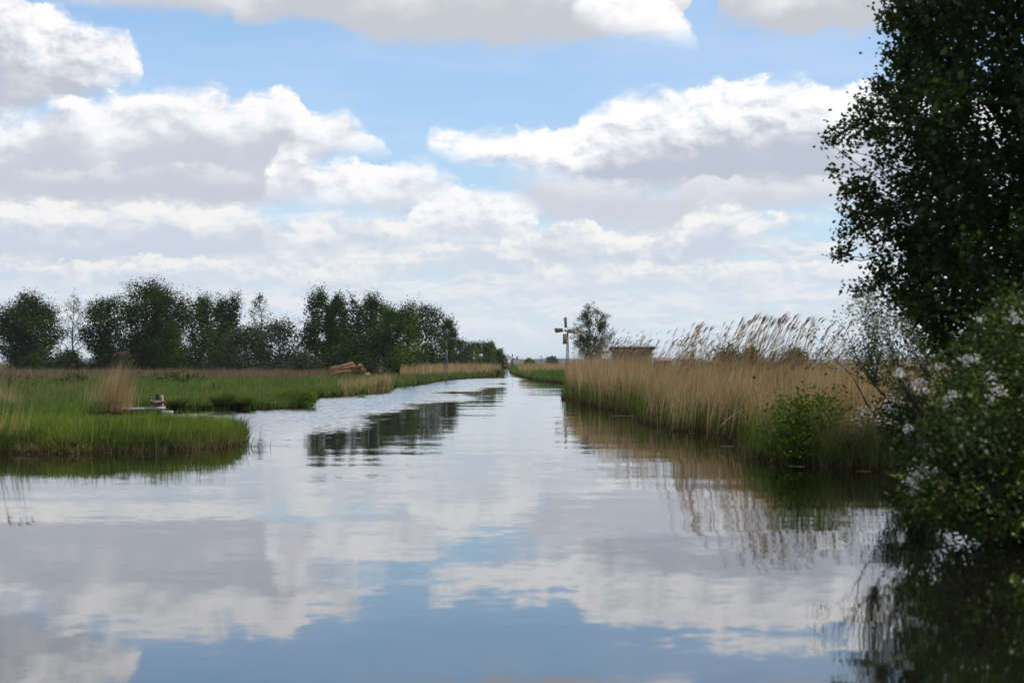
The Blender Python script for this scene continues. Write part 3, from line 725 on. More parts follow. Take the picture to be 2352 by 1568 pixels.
def make_tree(px, d, top, wpx, kind, label, mat, seed, name='tree', cat='tree', low=0.10, dens=1.0, bark=None, leaders=1, leaf=0.18, core=0.38, sparse=False, group='trees along the left bank', xyz_=None, gz=GROUND_Z, H=None, W=None):
    r = np.random.default_rng(seed)
    H = H or Z_(top, d) - gz; W = W or wpx / F * d
    o = empty(name, (X_(px, d), d, gz - 0.03), r.uniform(0, 0.6)); tag(o, label, cat, group)
    tb = MB(); lead = []
    for i in range(leaders):
        off = np.array([(i - (leaders - 1) / 2) / max(1, leaders) * W * 0.62, r.normal(0, W * 0.12), 0]) if leaders > 1 else np.zeros(3)
        hh = H * (1.0 if leaders == 1 else r.uniform(0.80, 1.0) if i != leaders // 2 else 1.0)
        lead.append((off, hh, W if leaders == 1 else W * 0.66))
    C, outer = [], []
    for off, hh, ww in lead:
        tr = 0.014 * hh + 0.03
        base = off * 0.25 * np.array([1, 1, 0])
        tp = limb(tb, base, off + np.array([r.normal(0, ww * 0.04), r.normal(0, ww * 0.04), hh * 0.88]), tr, tr * 0.2, r, 0.0, 6, 7)
        nc = int((165 if not sparse else 60) * dens * max(0.5, (hh * ww) / 60.0) ** 0.8)
        t = low + (1 - low) * r.beta(1.15, 1.1, nc)
        e = envelope(kind, (t - low) / (1 - low)) * ww / 2 * 1.32
        lob = 1 + 0.26 * np.sin(t * r.uniform(8, 13) + r.uniform(0, 6)) + r.normal(0, 0.12, nc)
        q = r.uniform(0.15, 1.0, nc) ** 0.5
        a = r.uniform(0, 2 * np.pi, nc)
        c = np.stack([np.cos(a) * e * q * lob, np.sin(a) * e * q * lob, t * hh], -1)
        ax = np.stack([np.interp(c[:, 2], tp[:, 2], tp[:, 0]), np.interp(c[:, 2], tp[:, 2], tp[:, 1])], -1)
        c[:, :2] += ax
        # a leader shoot at the very top
        C.append(c); outer.append(q > 0.62)
        for k in r.choice(nc, min(nc, 16 if not sparse else 30), replace=False):
            zz = max(0.25 * hh * low + 0.15, c[k, 2] - np.linalg.norm(c[k, :2] - ax[k]) * 0.8 - 0.25)
            s = np.array([np.interp(zz, tp[:, 2], tp[:, 0]), np.interp(zz, tp[:, 2], tp[:, 1]), zz])
            limb(tb, s, c[k], tr * 0.32, 0.012, r, 0.05, 4, 4)
    tb.build('trunk', bark or BARK, o)
    C = np.concatenate(C); outer = np.concatenate(outer)
    cb = MB()
    n_small = int(42 * (1.0 if not sparse else 0.8)); sig = 0.21 * W ** 0.5 if not sparse else 0.14 * W ** 0.5
    if leaders > 1: sig *= 0.85
    # spray of small leaves round every twig end
    cc = np.repeat(C, n_small, 0)
    stretch = np.array([1.0, 1.0, 0.85 if kind in ('round', 'bush') else 1.25])
    p = cc + r.normal(0, sig, cc.shape) * stretch * np.repeat(r.uniform(0.6, 1.3, len(C)), n_small)[:, None]
    # thin shoots reaching out of the crown
    ns = len(C) // 2; ks = r.choice(len(C), ns)
    dirs = C[ks] * np.array([1, 1, 0]); dirs /= np.linalg.norm(dirs, axis=1, keepdims=True) + 0.3; dirs[:, 2] = r.uniform(0.3, 1.6, ns) if kind in ('birch', 'column') else r.uniform(-0.1, 0.9, ns)
    tt = r.uniform(0, 1, (ns, 12, 1)); sp = C[ks][:, None, :] + dirs[:, None, :] * tt * sig * 2.6 + r.normal(0, 0.07, (ns, 12, 3))
    p = np.concatenate([p, sp.reshape(-1, 3)])
    p[:, 2] = np.maximum(p[:, 2], 0.12 + 0.2 * r.uniform(0, 1, len(p)))
    s = leaf * r.uniform(0.7, 1.3, len(p))
    tone = np.clip(r.uniform(0, 1, len(p)), 0, 1)
    cb.leaves(p, s, s * 0.72, r, 0.35, rnd=tone)
    # larger inner leaf masses that close the crown
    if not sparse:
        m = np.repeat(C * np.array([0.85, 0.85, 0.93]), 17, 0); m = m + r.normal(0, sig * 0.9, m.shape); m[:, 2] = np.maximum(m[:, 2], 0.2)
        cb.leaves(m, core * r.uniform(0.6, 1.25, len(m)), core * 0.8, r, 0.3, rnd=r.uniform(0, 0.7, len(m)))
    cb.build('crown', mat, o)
    return o

def tr(cx, top, w, d, kind, label, mat, seed, **k):
    return make_tree(cx / 4.0, d, top / 4.0, w / 4.0, kind, label, mat, seed, **k)
tr(110, 1172, 262, 290, 'round', 'broad rounded dark tree with several stems at the far left', L_OAK, 1, low=0.14, leaders=3)
tr(296, 1186, 112, 300, 'birch', 'slender airy birch with sky showing through, second tree from the left', L_BIRCH, 2, name='birch_tree', sparse=True, low=0.2, dens=1.3)
tr(430, 1186, 190, 292, 'round', 'rounded dark tree between the airy birch and the tallest tree', L_OAK, 3, low=0.05, leaders=2)
tr(632, 1122, 275, 285, 'round', 'tallest tree of the left bank with three billowing dark tops', L_OAK, 4, low=0.05, leaders=3)
tr(692, 1295, 112, 276, 'bush', 'lighter green young tree in front of the tallest tree', L_BIRCH, 5, low=0.02)
tr(805, 1182, 125, 292, 'birch', 'pointed green birch right of the tallest tree', L_BIRCH, 6, name='birch_tree', low=0.03)
tr(905, 1178, 150, 288, 'birch', 'pointed birch with a ragged top above the grey willow', L_BIRCH, 7, name='birch_tree', low=0.03, leaders=2)
tr(1042, 1180, 100, 298, 'birch', 'thin ragged birch rising alone behind the grey willows', L_BIRCH, 8, name='birch_tree', sparse=True, low=0.15, dens=1.8)
tr(985, 1312, 230, 274, 'bush', 'grey green willow bush left of the dense birch group', L_WILLOW, 9, name='willow_bush', cat='bush', low=0.0)
tr(1120, 1286, 260, 278, 'bush', 'grey green willow bush touching the dense birch group', L_WILLOW, 10, name='willow_bush', cat='bush', low=0.0)
tr(1215, 1415, 110, 262, 'bush', 'low grey willow bush just left of the reed stack', L_WILLOW, 31, name='willow_bush', cat='bush', low=0.0)
tr(1262, 1156, 118, 272, 'column', 'tallest birch of the dense group, at its left end', L_BIRCH, 11, name='birch_tree', low=0.02)
tr(1330, 1170, 100, 268, 'birch', 'dense birch with a single spire right of the tallest of its group', L_BIRCH, 12, name='birch_tree', low=0.02, leaders=2)
tr(1380, 1190, 80, 276, 'birch', 'narrow birch spire in the middle of the dense group', L_BIRCH, 13, name='birch_tree', low=0.02)
tr(1424, 1184, 95, 270, 'column', 'dense birch with a blunt top behind the reed stack', L_BIRCH, 14, name='birch_tree', low=0.02)
tr(1484, 1182, 120, 272, 'birch', 'birch with fine upright shoots in the dense group', L_BIRCH, 15, name='birch_tree', low=0.02)
tr(1530, 1208, 90, 278, 'birch', 'slim pale birch between the dense group and the light green one', L_BIRCH, 16, name='birch_tree', low=0.02)
tr(1596, 1210, 180, 264, 'birch', 'light green birch at the right end of the dense group', L_LIGHT, 17, name='birch_tree', low=0.0, leaders=2)
tr(1694, 1214, 165, 305, 'round', 'rounded dark tree between the light green birch and the grey mill', L_OAK, 18, low=0.02)
tr(1788, 1264, 72, 315, 'birch', 'slim dark birch right behind the grey mill', L_BIRCH, 19, name='birch_tree', low=0.02, dens=1.3)
tr(1838, 1362, 100, 335, 'bush', 'low bushy tree just right of the grey mill', L_FAR, 20, low=0.0)
tr(1884, 1374, 70, 340, 'bush', 'low bushy tree left of the small vane', L_LIGHT, 21, low=0.0)
tr(1925, 1366, 70, 345, 'round', 'low bushy tree behind the small pale vane', L_FAR, 22, low=0.0)
tr(1962, 1372, 56, 350, 'birch', 'low pointed tree second from the right end of the row', L_LIGHT, 23, low=0.0)
tr(1990, 1394, 46, 352, 'round', 'small dark tree ending the row beside the canal', L_OAK, 24, low=0.0)
tr(186, 1396, 190, 283, 'bush', 'dark shrub beneath the broad tree at the far left', L_OAK, 25, name='shrub', cat='shrub', low=0.0, dens=0.8)
tr(290, 1412, 150, 287, 'bush', 'dark shrub under the airy birch', L_OAK, 26, name='shrub', cat='shrub', low=0.0, dens=0.8)
tr(520, 1360, 190, 284, 'bush', 'dark shrub under the left side of the tallest tree', L_OAK, 27, name='shrub', cat='shrub', low=0.0, dens=0.8)
tr(845, 1330, 220, 282, 'bush', 'dark shrub under the two pointed birches', L_OAK, 28, name='shrub', cat='shrub', low=0.0, dens=0.9)
tr(1720, 1380, 190, 322, 'bush', 'dark shrub low behind the grey mill tower', L_OAK, 29, name='shrub', cat='shrub', low=0.0, dens=0.8)
tr(1470, 1325, 300, 266, 'bush', 'dark leafy undergrowth shrub behind the reed stack', L_OAK, 30, name='shrub', cat='shrub', low=0.0, dens=1.0)

# the alder by the right mill
def alder():
    r = np.random.default_rng(77); d = 240.0
    o = empty('alder_tree', (X_(591, d), d, GROUND_Z - 0.05)); tag(o, 'lone airy tree with two trunks beside the tan bladed mill', 'tree')
    H = Z_(303.0, d) - GROUND_Z; W = 42.0 / F * d
    tb, cb = MB(), MB(); pts = []
    stems = [limb(tb, (-0.24, 0, 0), (-0.12, 0.1, H * 0.97), 0.14, 0.025, r, 0, 7, 8), limb(tb, (0.20, 0.1, 0), (0.70, -0.1, H * 0.84), 0.13, 0.025, r, 0, 7, 8)]
    stems = [np.array(s_) for s_ in stems]
    m = 0
    while m < 120:
        u = r.uniform(-1, 1, 3)
        if (u ** 2).sum() > 1 or (u ** 2).sum() < 0.10: continue
        c = np.array([0.15 + u[0] * W * 0.56, u[1] * W * 0.45, H * 0.60 + u[2] * H * 0.40 * (1.0 if u[2] > 0 else 0.92)])
        c[0] *= 1.0 - 0.35 * max(0, u[2])
        st = stems[0] if c[0] < 0.3 else stems[1]
        z = max(0.22 * H, c[2] - np.hypot(c[0], c[1]) * 0.45 - 0.2); s = np.array([np.interp(z, st[:, 2], st[:, 0]), np.interp(z, st[:, 2], st[:, 1]), z])
        limb(tb, s, c, 0.035, 0.008, r, 0.05, 4, 5); m += 1
        for f in (0.7, 0.88, 1.0):
            q = s * (1 - f) + c * f; pts.append(q)
            e2 = q + r.normal(0, 0.30, 3); limb(tb, q, e2, 0.012, 0.006, r, 0.02, 3, 3); pts.append(e2)
    pts = np.array(pts); n = 20
    p = np.repeat(pts, n, 0) + r.normal(0, 0.15, (len(pts) * n, 3))
    s = 0.125 * r.uniform(0.7, 1.3, len(p)); cb.leaves(p, s, s * 0.8, r, 0.3)
    tb.build('trunk', BARK, o); cb.build('crown', L_ALDER, o)
alder()
# bushes low on the right horizon
for i, (px, top, w, d, lab, mt) in enumerate([(728, 348.5, 26, 118, 'low dark bush behind the tall reeds, nearest the shed', L_OAK), (752, 346.5, 20, 120, 'low dark bush behind the tall reeds, with a small peak', L_OAK),
        (797, 351, 26, 140, 'low dark bush behind the thinning reeds near the blossoming hawthorn', L_OAK), (636.0, 356, 10, 200, 'low bush behind the shed', L_OAK)]):
    make_tree(px, d, top, w, 'bush', lab, mt, 60 + i, name='shrub', cat='shrub', low=0.0, leaf=0.10, core=0.22, group='low bushes behind the reed bed')
make_tree(529.5, 640, 359.2, 8, 'bush', 'bright yellow green willow shrub far off beside the canal', L_LIGHT, 70, name='shrub', cat='shrub', low=0.0, leaf=0.3, core=0.5, group=None)
make_tree(536.5 + 16, 900, 356.8, 9, 'round', 'small far tree just left of the tan bladed mill', L_FAR, 71, low=0.05, leaf=0.4, core=0.7, group=None)
# far woods on the horizon
def far_woods():
    r = np.random.default_rng(9); b = MB()
    for x0, x1, y, h0, h1, n in ((-3600, -90, 6000, 12, 26, 600), (0, 280, 6000, 8, 14, 120), (250, 3400, 6400, 8, 18, 600)):
        x = r.uniform(x0, x1, n); h = h0 + (h1 - h0) * (0.5 + 0.5 * np.clip(smoothnoise(x, x * 0, 8, 130.0), -1, 1)) * r.uniform(0.6, 1.1, n)
        for k in range(n):
            m = 22; c = np.stack([x[k] + r.normal(0, 6, m), y + r.normal(0, 12, m), r.uniform(0.05, 0.85, m) * h[k] + 0.3], -1)
            b.leaves(c, 7.0 * r.uniform(0.6, 1.2, m), 5.0, r, 0.3)
    tag(b.build('far_woods', L_FAR), kind='stuff')
far_woods()

# ------------------------------------------------------------------ the near tree and the hawthorn on the right
def in_poly(x, y, poly):
    ins = np.zeros(len(x), bool); j = len(poly) - 1
    for i in range(len(poly)):
        (xi, yi), (xj, yj) = poly[i], poly[j]
        ins ^= ((yi > y) != (yj > y)) & (x < (xj - xi) * (y - yi) / (yj - yi + 1e-12) + xi); j = i
    return ins
def near_tree():
    r = np.random.default_rng(41); d0 = 36.0
    ox, oy = X_(1120, d0), d0
    o = empty('alder_tree', (ox, oy, 0.0)); tag(o, 'large dark leafy tree on the right bank rising out of the picture', 'tree')
    # outline of the crown in metres across and up, seen from the canal
    poly = [(906, -230), (900, -120), (898, 0), (914, 30), (920, 58), (903, 78), (890, 84), (876, 98), (862, 118), (846, 142), (850, 168), (860, 190), (862, 215), (872, 238), (878, 262), (890, 288), (905, 312), (930, 345), (960, 380), (1000, 420), (1240, 430), (1330, 200), (1340, -120), (1230, -300), (1050, -330)]
    pm = [(X_(a, d0), Z_(b, d0)) for a, b in poly]
    n = 4200; x = r.uniform(pm[0][0] - 2, X_(1345, d0), n * 3); z = r.uniform(Z_(430, d0), Z_(-330, d0), n * 3)
    k = in_poly(x, z, pm) & (smoothnoise(x, z, 23, 0.95) + 0.9 * np.clip((x - X_(835, d0)) / 1.6, 0, 2) > r.uniform(0.05, 0.55, len(x))); x, z = x[k][:n], z[k][:n]
    cx, cz = X_(1110, d0), Z_(60, d0)
    q = np.sqrt(((x - cx) / 4.6) ** 2 + ((z - cz) / 6.6) ** 2)
    depth = np.sqrt(np.clip(1.15 - q ** 2, 0.03, 1)) * 3.2
    C = np.stack([x, d0 + r.uniform(-1, 1, len(x)) * depth, z], -1)
    # twigs that stick out of the outline
    tips = [(832, 140, 0.1), (838, 128, 0.3), (846, 150, 0), (842, 196, -0.3), (838, 194, -0.2), (846, 231, 0.2), (853, 253, 0.4), (849, 251, 0.4), (862, 287, 0.3), (872, 290, 0.2), (904, 52, 0), (896, 48, 0.2), (870, 92, 0.4), (878, 80, 0.1), (888, 78, 0.2), (905, 8, 0), (856, 122, -0.3), (840, 170, 0.2), (851, 207, 0.2), (868, 246, -0.2), (880, 270, 0)]
    T = np.array([(X_(a, d0), d0 + e * 3, Z_(b, d0)) for a, b, e in tips])
    tb, cb = MB(), MB(); base = np.array([ox, oy, 0.0])
    trunk = limb(tb, base, (ox + 0.2, oy, 10.5), 0.24, 0.05, r, 0, 8, 9)
    def spot(zz): return np.array([np.interp(zz, trunk[:, 2], trunk[:, 0]), np.interp(zz, trunk[:, 2], trunk[:, 1]), zz])
    hubs = []
    for i in range(44):
        zz = r.uniform(1.4, 9.5); a = r.uniform(0, 2 * np.pi); s = spot(zz)
        e = s + np.array([np.cos(a) * r.uniform(1.5, 3.0), np.sin(a) * 2.2, r.uniform(0.2, 1.6)]); hubs.append(e)
        limb(tb, s, e, 0.075, 0.03, r, 0.05, 6, 6)
    hubs = np.array(hubs)
    for c in np.concatenate([C[::6], T]):
        h = hubs[np.argmin(((hubs - c) ** 2).sum(1))]; limb(tb, h, c, 0.02, 0.006, r, 0.03, 3, 5)
    n = 46
    p = np.repeat(C, n, 0) + r.normal(0, 0.16, (len(C) * n, 3)) * np.repeat(r.uniform(0.6, 1.4, len(C)), n)[:, None]
    pt = np.repeat(T, 36, 0) + r.normal(0, 0.095, (len(T) * 36, 3))
    # leaves strung along the protruding twigs
    al = []
    for c in T:
        g = np.argmin(((C - c) ** 2).sum(1)); t = r.uniform(0, 1, (60, 1)); al.append(c * t + C[g] * (1 - t) + r.normal(0, 0.07, (60, 3)))
    p = np.concatenate([p, pt] + al) - base; s = r.uniform(0.065, 0.11, len(p))
    cb.leaves(p, s, s * 0.8, r, 0.3)
    inner = C[(C[:, 0] > X_(905, d0)) & (r.uniform(0, 1, len(C)) < 0.85)]; inner = np.repeat(inner, 17, 0); inner = inner + r.normal(0, 0.16, inner.shape) - base
    cb.leaves(inner, r.uniform(0.12, 0.19, len(inner)), 0.11, r, 0.2)
    tb.V = [v - base.astype(np.float32) for v in tb.V]
    tb.build('trunk', BARK, o); cb.build('crown', L_NEAR, o)
near_tree()

def near_bush(name, label, cat, base, clusters, n, sig, lsize, mat, seed, blossoms=(), limbs=12, bark=BARK, blossom_n=26, bl_r=0.07):
    """clusters: (x, y, z) leaf centres in world metres"""
    r = np.random.default_rng(seed); base = np.array(base, float)
    o = empty(name, tuple(base)); tag(o, label, cat)
    C = np.array(clusters) - base; tb, cb = MB(), MB()
    hubs = []
    for i in range(limbs):
        e = C[r.integers(len(C))] * r.uniform(0.45, 0.8); hubs.append(e); limb(tb, (r.normal(0, 0.12), r.normal(0, 0.12), 0), e, 0.035, 0.014, r, 0.10, 5, 6)
    hubs = np.array(hubs)
    for c in C[::2]:
        h = hubs[np.argmin(((hubs - c) ** 2).sum(1))]; limb(tb, h, c, 0.011, 0.004, r, 0.05, 3, 5)
    p = np.repeat(C, n, 0) + r.normal(0, sig, (len(C) * n, 3)) * np.repeat(r.uniform(0.6, 1.4, len(C)), n)[:, None]
    s = lsize * r.uniform(0.7, 1.3, len(p)); cb.leaves(p, s, s * 0.8, r, 0.4)
    tb.build('branches', bark, o); cb.build('crown', mat, o)
    if len(blossoms):
        fb = MB(); B = np.array(blossoms) - base
        for c in B:
            m = blossom_n; q = c + r.normal(0, bl_r, (m, 3)) * np.array([1.2, 1, 0.7]); sz = r.uniform(0.022, 0.036, m)
            fb.leaves(q, sz, sz * 0.95, r, 0.8)
        fb.build('blossom', PETAL, o)
    return o
def wpts(lst, d, rng, jd=0.5):
    return [(X_(a, dd), dd, Z_(b, dd)) for a, b in lst for dd in (d + rng.normal(0, jd),)]
def fillpoly(poly, n, rng, dfun, jd):
    xs = rng.uniform(min(p[0] for p in poly), max(p[0] for p in poly), n * 4); ys = rng.uniform(min(p[1] for p in poly), max(p[1] for p in poly), n * 4)
    k = in_poly(xs, ys, poly); xs, ys = xs[k][:n], ys[k][:n]
    out = []
    for a, b in zip(xs, ys):
        d = dfun(a, b) + rng.normal(0, jd); out.append((X_(a, d), d, max(0.12, Z_(b, d))))
    return out
def c5(lst): return [((2900 + x * 0.5422) / 4.0, (1150 + y * 0.5422) / 4.0) for x, y in lst]
rr = np.random.default_rng(15)
# the near hawthorn: a dark mass over the water at the right edge
polyH = [(1150, 282), (1024, 292), (1000, 300), (978, 322), (956, 346), (944, 372), (936, 392), (928, 418), (916, 440), (912, 462), (910, 488), (915, 506), (930, 520), (955, 528), (1000, 536), (1150, 548)]
Hc = fillpoly(polyH, 900, rr, lambda a, b: 23.5 + max(0, (430 - b)) * 0.02, 0.8)
bl = c5([(1280, 610), (1300, 640), (1450, 690), (1410, 740), (1390, 700), (1800, 525), (1830, 510), (1760, 530), (1880, 225), (2120, 200), (2150, 240), (1970, 650), (2010, 740), (2030, 770), (1965, 810), (1640, 820), (1690, 780), (1620, 880), (1350, 1030), (1450, 1165), (1500, 1215), (1400, 1360), (1470, 1330), (1430, 1390), (1360, 1420), (1390, 1450), (1540, 1350), (1380, 1500), (1570, 590), (1480, 760)])
near_bush('hawthorn_bush', 'large dark hawthorn hanging over the water at the right edge', 'bush', (X_(1060, 24.5), 24.5, 0.0), Hc, 56, 0.13, 0.060, L_HAW, 51, wpts(bl, 22.6, rr, 0.25), limbs=26, blossom_n=26, bl_r=0.034)
# the farther spray of white blossom with thin twigs
polyS = [(848, 348), (862, 322), (860, 300), (872, 290), (890, 300), (912, 322), (936, 345), (950, 366), (930, 392), (905, 400), (880, 385), (862, 372)]
Sc = fillpoly(polyS, 190, rr, lambda a, b: 33.0, 0.7)
Sc += wpts(c5([(640, 350), (700, 345), (760, 350), (830, 360), (880, 390), (640, 525), (690, 515), (730, 505), (820, 240), (850, 225), (900, 150), (960, 90), (990, 110), (1010, 8), (1040, 20)]), 34.0, rr, 0.4)
sb = c5([(950, 130), (1060, 110), (1040, 180), (1100, 220), (1200, 240), (1240, 280), (1330, 310), (1360, 270), (1020, 210), (1180, 320), (1080, 290), (1160, 260), (1450, 560), (1300, 560), (1250, 500), (980, 90), (1020, 80), (1090, 70), (910, 170), (1000, 240), (1060, 250), (1130, 270), (1180, 290), (1100, 330), (1240, 190), (1270, 230), (1330, 250), (1290, 320), (1380, 300), (1400, 340), (1050, 300), (930, 260), (1170, 350), (1430, 380), (1150, 210), (1040, 880), (1100, 890), (1000, 930), (980, 970), (1050, 920), (1110, 970), (1200, 985), (1240, 820), (1290, 840), (1200, 860), (1220, 900), (1150, 620), (1130, 640), (1110, 600), (860, 600), (1190, 880)])
near_bush('hawthorn_bush', 'thin twigged hawthorn full of white blossom beneath the large tree', 'bush', (X_(935, 34.5), 34.5, 0.2), Sc, 22, 0.10, 0.045, L_HAW, 52, wpts(sb, 32.5, rr, 0.4), limbs=16, blossom_n=22, bl_r=0.05)
# leafy undergrowth joining the two at the water
polyU = [(880, 402), (905, 396), (935, 400), (940, 450), (930, 476), (905, 470), (893, 440)]
near_bush('bramble_bush', 'dark green bramble between the two hawthorns', 'bush', (X_(915, 36), 36, 0.2), fillpoly(polyU, 120, rr, lambda a, b: 35.0, 0.6), 45, 0.13, 0.06, L_HAW, 53, limbs=10)
near_bush('bramble_bush', 'low dark bramble between the bright green shrub and the hawthorns', 'bush', (X_(870, 40.5), 40.5, 0.15), fillpoly([(836, 448), (850, 436), (868, 428), (890, 436), (904, 452), (902, 468), (842, 466)], 46, rr, lambda a, b: 40.0, 0.4), 40, 0.16, 0.06, L_HAW, 61, limbs=7)
# light green elder at the water edge
polyE = [(768, 434), (776, 420), (786, 402), (806, 400), (822, 402), (838, 396), (842, 404), (832, 414), (826, 426), (818, 446), (814, 466), (800, 468), (790, 452), (776, 440)]
near_bush('elder_shrub', 'bright green leafy shrub at the water edge before the reed bed', 'shrub', (X_(800, 41.5), 41.5, 0.1), fillpoly(polyE, 64, rr, lambda a, b: 41.0, 0.4), 46, 0.19, 0.075, leaf_mat('elder_leaves', [(0.034, 0.068, 0.008), (0.070, 0.118, 0.013), (0.15, 0.21, 0.022)], 0.35), 54, limbs=9)
# spray at the lower right corner
near_bush('leafy_branch', 'pale green leafy twig low at the right edge over the water', 'branch', (X_(1075, 16.5), 16.8, 0.05), [(X_(a, 16.5), 16.5, Z_(b, 16.5)) for a, b in ((1021, 582), (1017, 590), (1023, 592), (1014, 599), (1026, 600), (1040, 588), (1034, 580), (1050, 592))], 20, 0.045, 0.04, L_HAW, 55, limbs=3)
# bright little shrub on the left bank corner
near_bush('shrub', 'small bright yellow green shrub leaning over the left bank corner', 'shrub', (X_(304, 92), 92.5, 0.1), fillpoly([(304, 407), (303, 393), (307, 387), (312, 391), (315, 396), (311, 407)], 26, rr, lambda a, b: 91.5, 0.3), 26, 0.10, 0.085, leaf_mat('yellow_leaves', [(0.07, 0.12, 0.012), (0.13, 0.19, 0.018)], 0.35), 56, limbs=6)
for px, d, lab, s in ((159, 150, 'small dark shrub in the meadow left of the two', 57), (187, 152, 'wider dark shrub in the meadow right of the two', 58), (68, 140, 'dark low plant in the meadow beside the reed clump', 59)):
    near_bush('shrub', lab, 'shrub', (X_(px, d), d, 0.2), [(X_(px, d) + rr.normal(0, 0.9), d + rr.normal(0, 0.5), rr.uniform(0.5, 1.25)) for _ in range(22)], 22, 0.14, 0.12, L_OAK, s, limbs=5)

# ------------------------------------------------------------------ wooden landing, posts, tub and ducks
M_PALEWOOD = solid('bleached_wood', (0.42, 0.39, 0.36), (0.25, 0.22, 0.20), 7.0, 0.85, (0.4, 3, 3), bump=0.4)
M_DARKWOOD = solid('dark_wood', (0.060, 0.055, 0.035), (0.025, 0.020, 0.015), 8.0, 0.9, (3, 3, 0.5), bump=0.4)
M_BROWNWOOD = solid('brown_wood', (0.09, 0.045, 0.03), (0.035, 0.018, 0.014), 8.0, 0.9, (3, 3, 0.5))
M_PINKWOOD = solid('barked_wood', (0.36, 0.26, 0.21), (0.24, 0.16, 0.13), 8.0, 0.85, (3, 3, 0.6), bump=0.4)
LD = 76.5
def rough_log(name, a, b, r0, r1, mat, label, cat, seed, sides=10, group=None, parent=None):
    rg = np.random.default_rng(seed); a, b = np.array(a, float), np.array(b, float); n = 9
    m = MB(); t = np.linspace(0, 1, n)[:, None]; P = (b - a) * t; P[1:-1] += rg.normal(0, r0 * 0.06, (n - 2, 3))
    m.tube(P, np.linspace(r0, r1, n) * rg.uniform(0.94, 1.06, n), sides)
    o = m.build(name, mat, smooth=False); o.location = tuple(a); tag(o, label, cat, group); return o
rough_log('log', (X_(104, LD), LD + 0.1, 0.235), (X_(165.6, LD), LD, 0.30), 0.075, 0.068, M_PALEWOOD, 'pale weathered log lying level under the two ducks', 'log', 1)
pd = MB()
pd.loft([[(sx * w, sy * w, z) for sx, sy in ((-1, -1), (1, -1), (1, 1), (-1, 1))] for z, w in ((-0.6, 0.085), (0.3, 0.09), (0.80, 0.095), (0.86, 0.088))])
o = pd.build('mooring_post', M_DARKWOOD); o.location = (X_(158.6, 77.4), 77.4, 0.0); tag(o, 'dark square post standing behind the log', 'post')
rough_log('mooring_post', (X_(163.3, 77.1), 77.1, -0.5), (X_(161.8, 77.1), 77.1, 0.80), 0.072, 0.068, M_PINKWOOD, 'pale round post leaning on the dark one', 'post', 2)
# tub
def tub():
    o = empty('tub', (X_(167.6, 75.6), 75.6, -0.02)); tag(o, 'pale grey tub with a dark band floating by the log end', 'tub')
    M_TUB = solid('grey_plastic', (0.44, 0.43, 0.46), (0.36, 0.35, 0.38), 5.0, 0.5); M_BAND = solid('band', (0.10, 0.11, 0.17), None, 5.0, 0.5)
    a = np.arange(24) / 24 * 2 * np.pi
    ring = lambda r, z: [(r * math.cos(t), r * 0.8 * math.sin(t), z) for t in a]
    MB().loft([ring(0.16, 0.0), ring(0.195, 0.10)], caps=True).build('shell', M_TUB, o, True)
    MB().loft([ring(0.198, 0.10), ring(0.206, 0.135)], caps=False).build('band', M_BAND, o, True)
    MB().loft([ring(0.205, 0.135), ring(0.225, 0.20), ring(0.23, 0.24), ring(0.215, 0.25), ring(0.20, 0.235), ring(0.19, 0.12)], caps=False).build('rim', M_TUB, o, True)
tub()
# stakes
rough_log('stake', (X_(215, 118), 118, 0.0), (X_(214.2, 118), 118, 0.84), 0.10, 0.08, M_BROWNWOOD, 'short weathered stake standing alone in the meadow', 'stake', 3)
rough_log('stake', (X_(205.5, 62), 62, -0.2), (X_(204.8, 62), 62, 0.48), 0.04, 0.03, M_PINKWOOD, 'broken pale stub behind the tip of the near sedge bank', 'stake', 4)
M_FLOAT = solid('floating_straw', (0.30, 0.25, 0.18), (0.2, 0.16, 0.12), 4.0, 0.7)
for px0, px1, py, lab, s in ((213, 224, 412.4, 'pale straw floating by the bank left of the open canal', 1), (611, 655, 415.2, 'long pale reed stem floating along the reed bed', 2),
        (790, 804, 465.6, 'short pale straw floating below the bright green shrub', 3), (856, 872, 470.6, 'pale straw floating between the shrub and the hawthorn', 4), (720, 735, 445.5, 'thin broken straw floating under the tall reeds', 5)):
    x0, y0 = gp(px0, py); x1, y1 = gp(px1, py + 0.4); rg = np.random.default_rng(s); t = np.linspace(0, 1, 6)[:, None]
    P = np.array([0, 0, 0]) * (1 - t) + np.array([x1 - x0, y1 - y0, 0]) * t; P[:, 1] += rg.normal(0, 0.03, 6)
    o = MB().tube(P, 0.007, 5).build('floating_straw', M_FLOAT); o.location = (x0, y0, 0.006); tag(o, lab, 'straw')
for i, (pxa, pya, pxb, pyb, d, lab) in enumerate(((700, 398, 655, 412.0, 62, 'long pale broken reed leaning down over the water'), (640, 399, 606, 405.0, 88, 'broken reed bent across the front of the far reed group'), (748, 408, 712, 428, 54, 'broken reed leaning across the green shoots'))):
    a = np.array([X_(pxa, d), d, Z_(pya, d)]); b_ = np.array([X_(pxb, d), d - 1.2, max(0.05, Z_(pyb, d))]); t = np.linspace(0, 1, 6)[:, None]
    P = (b_ - a) * t; P[:, 2] += np.sin(t[:, 0] * np.pi) * 0.10
    o = MB().tube(P, np.linspace(0.010, 0.005, 6), 5).build('broken_reed', M_FLOAT); o.location = tuple(a); tag(o, lab, 'reed')
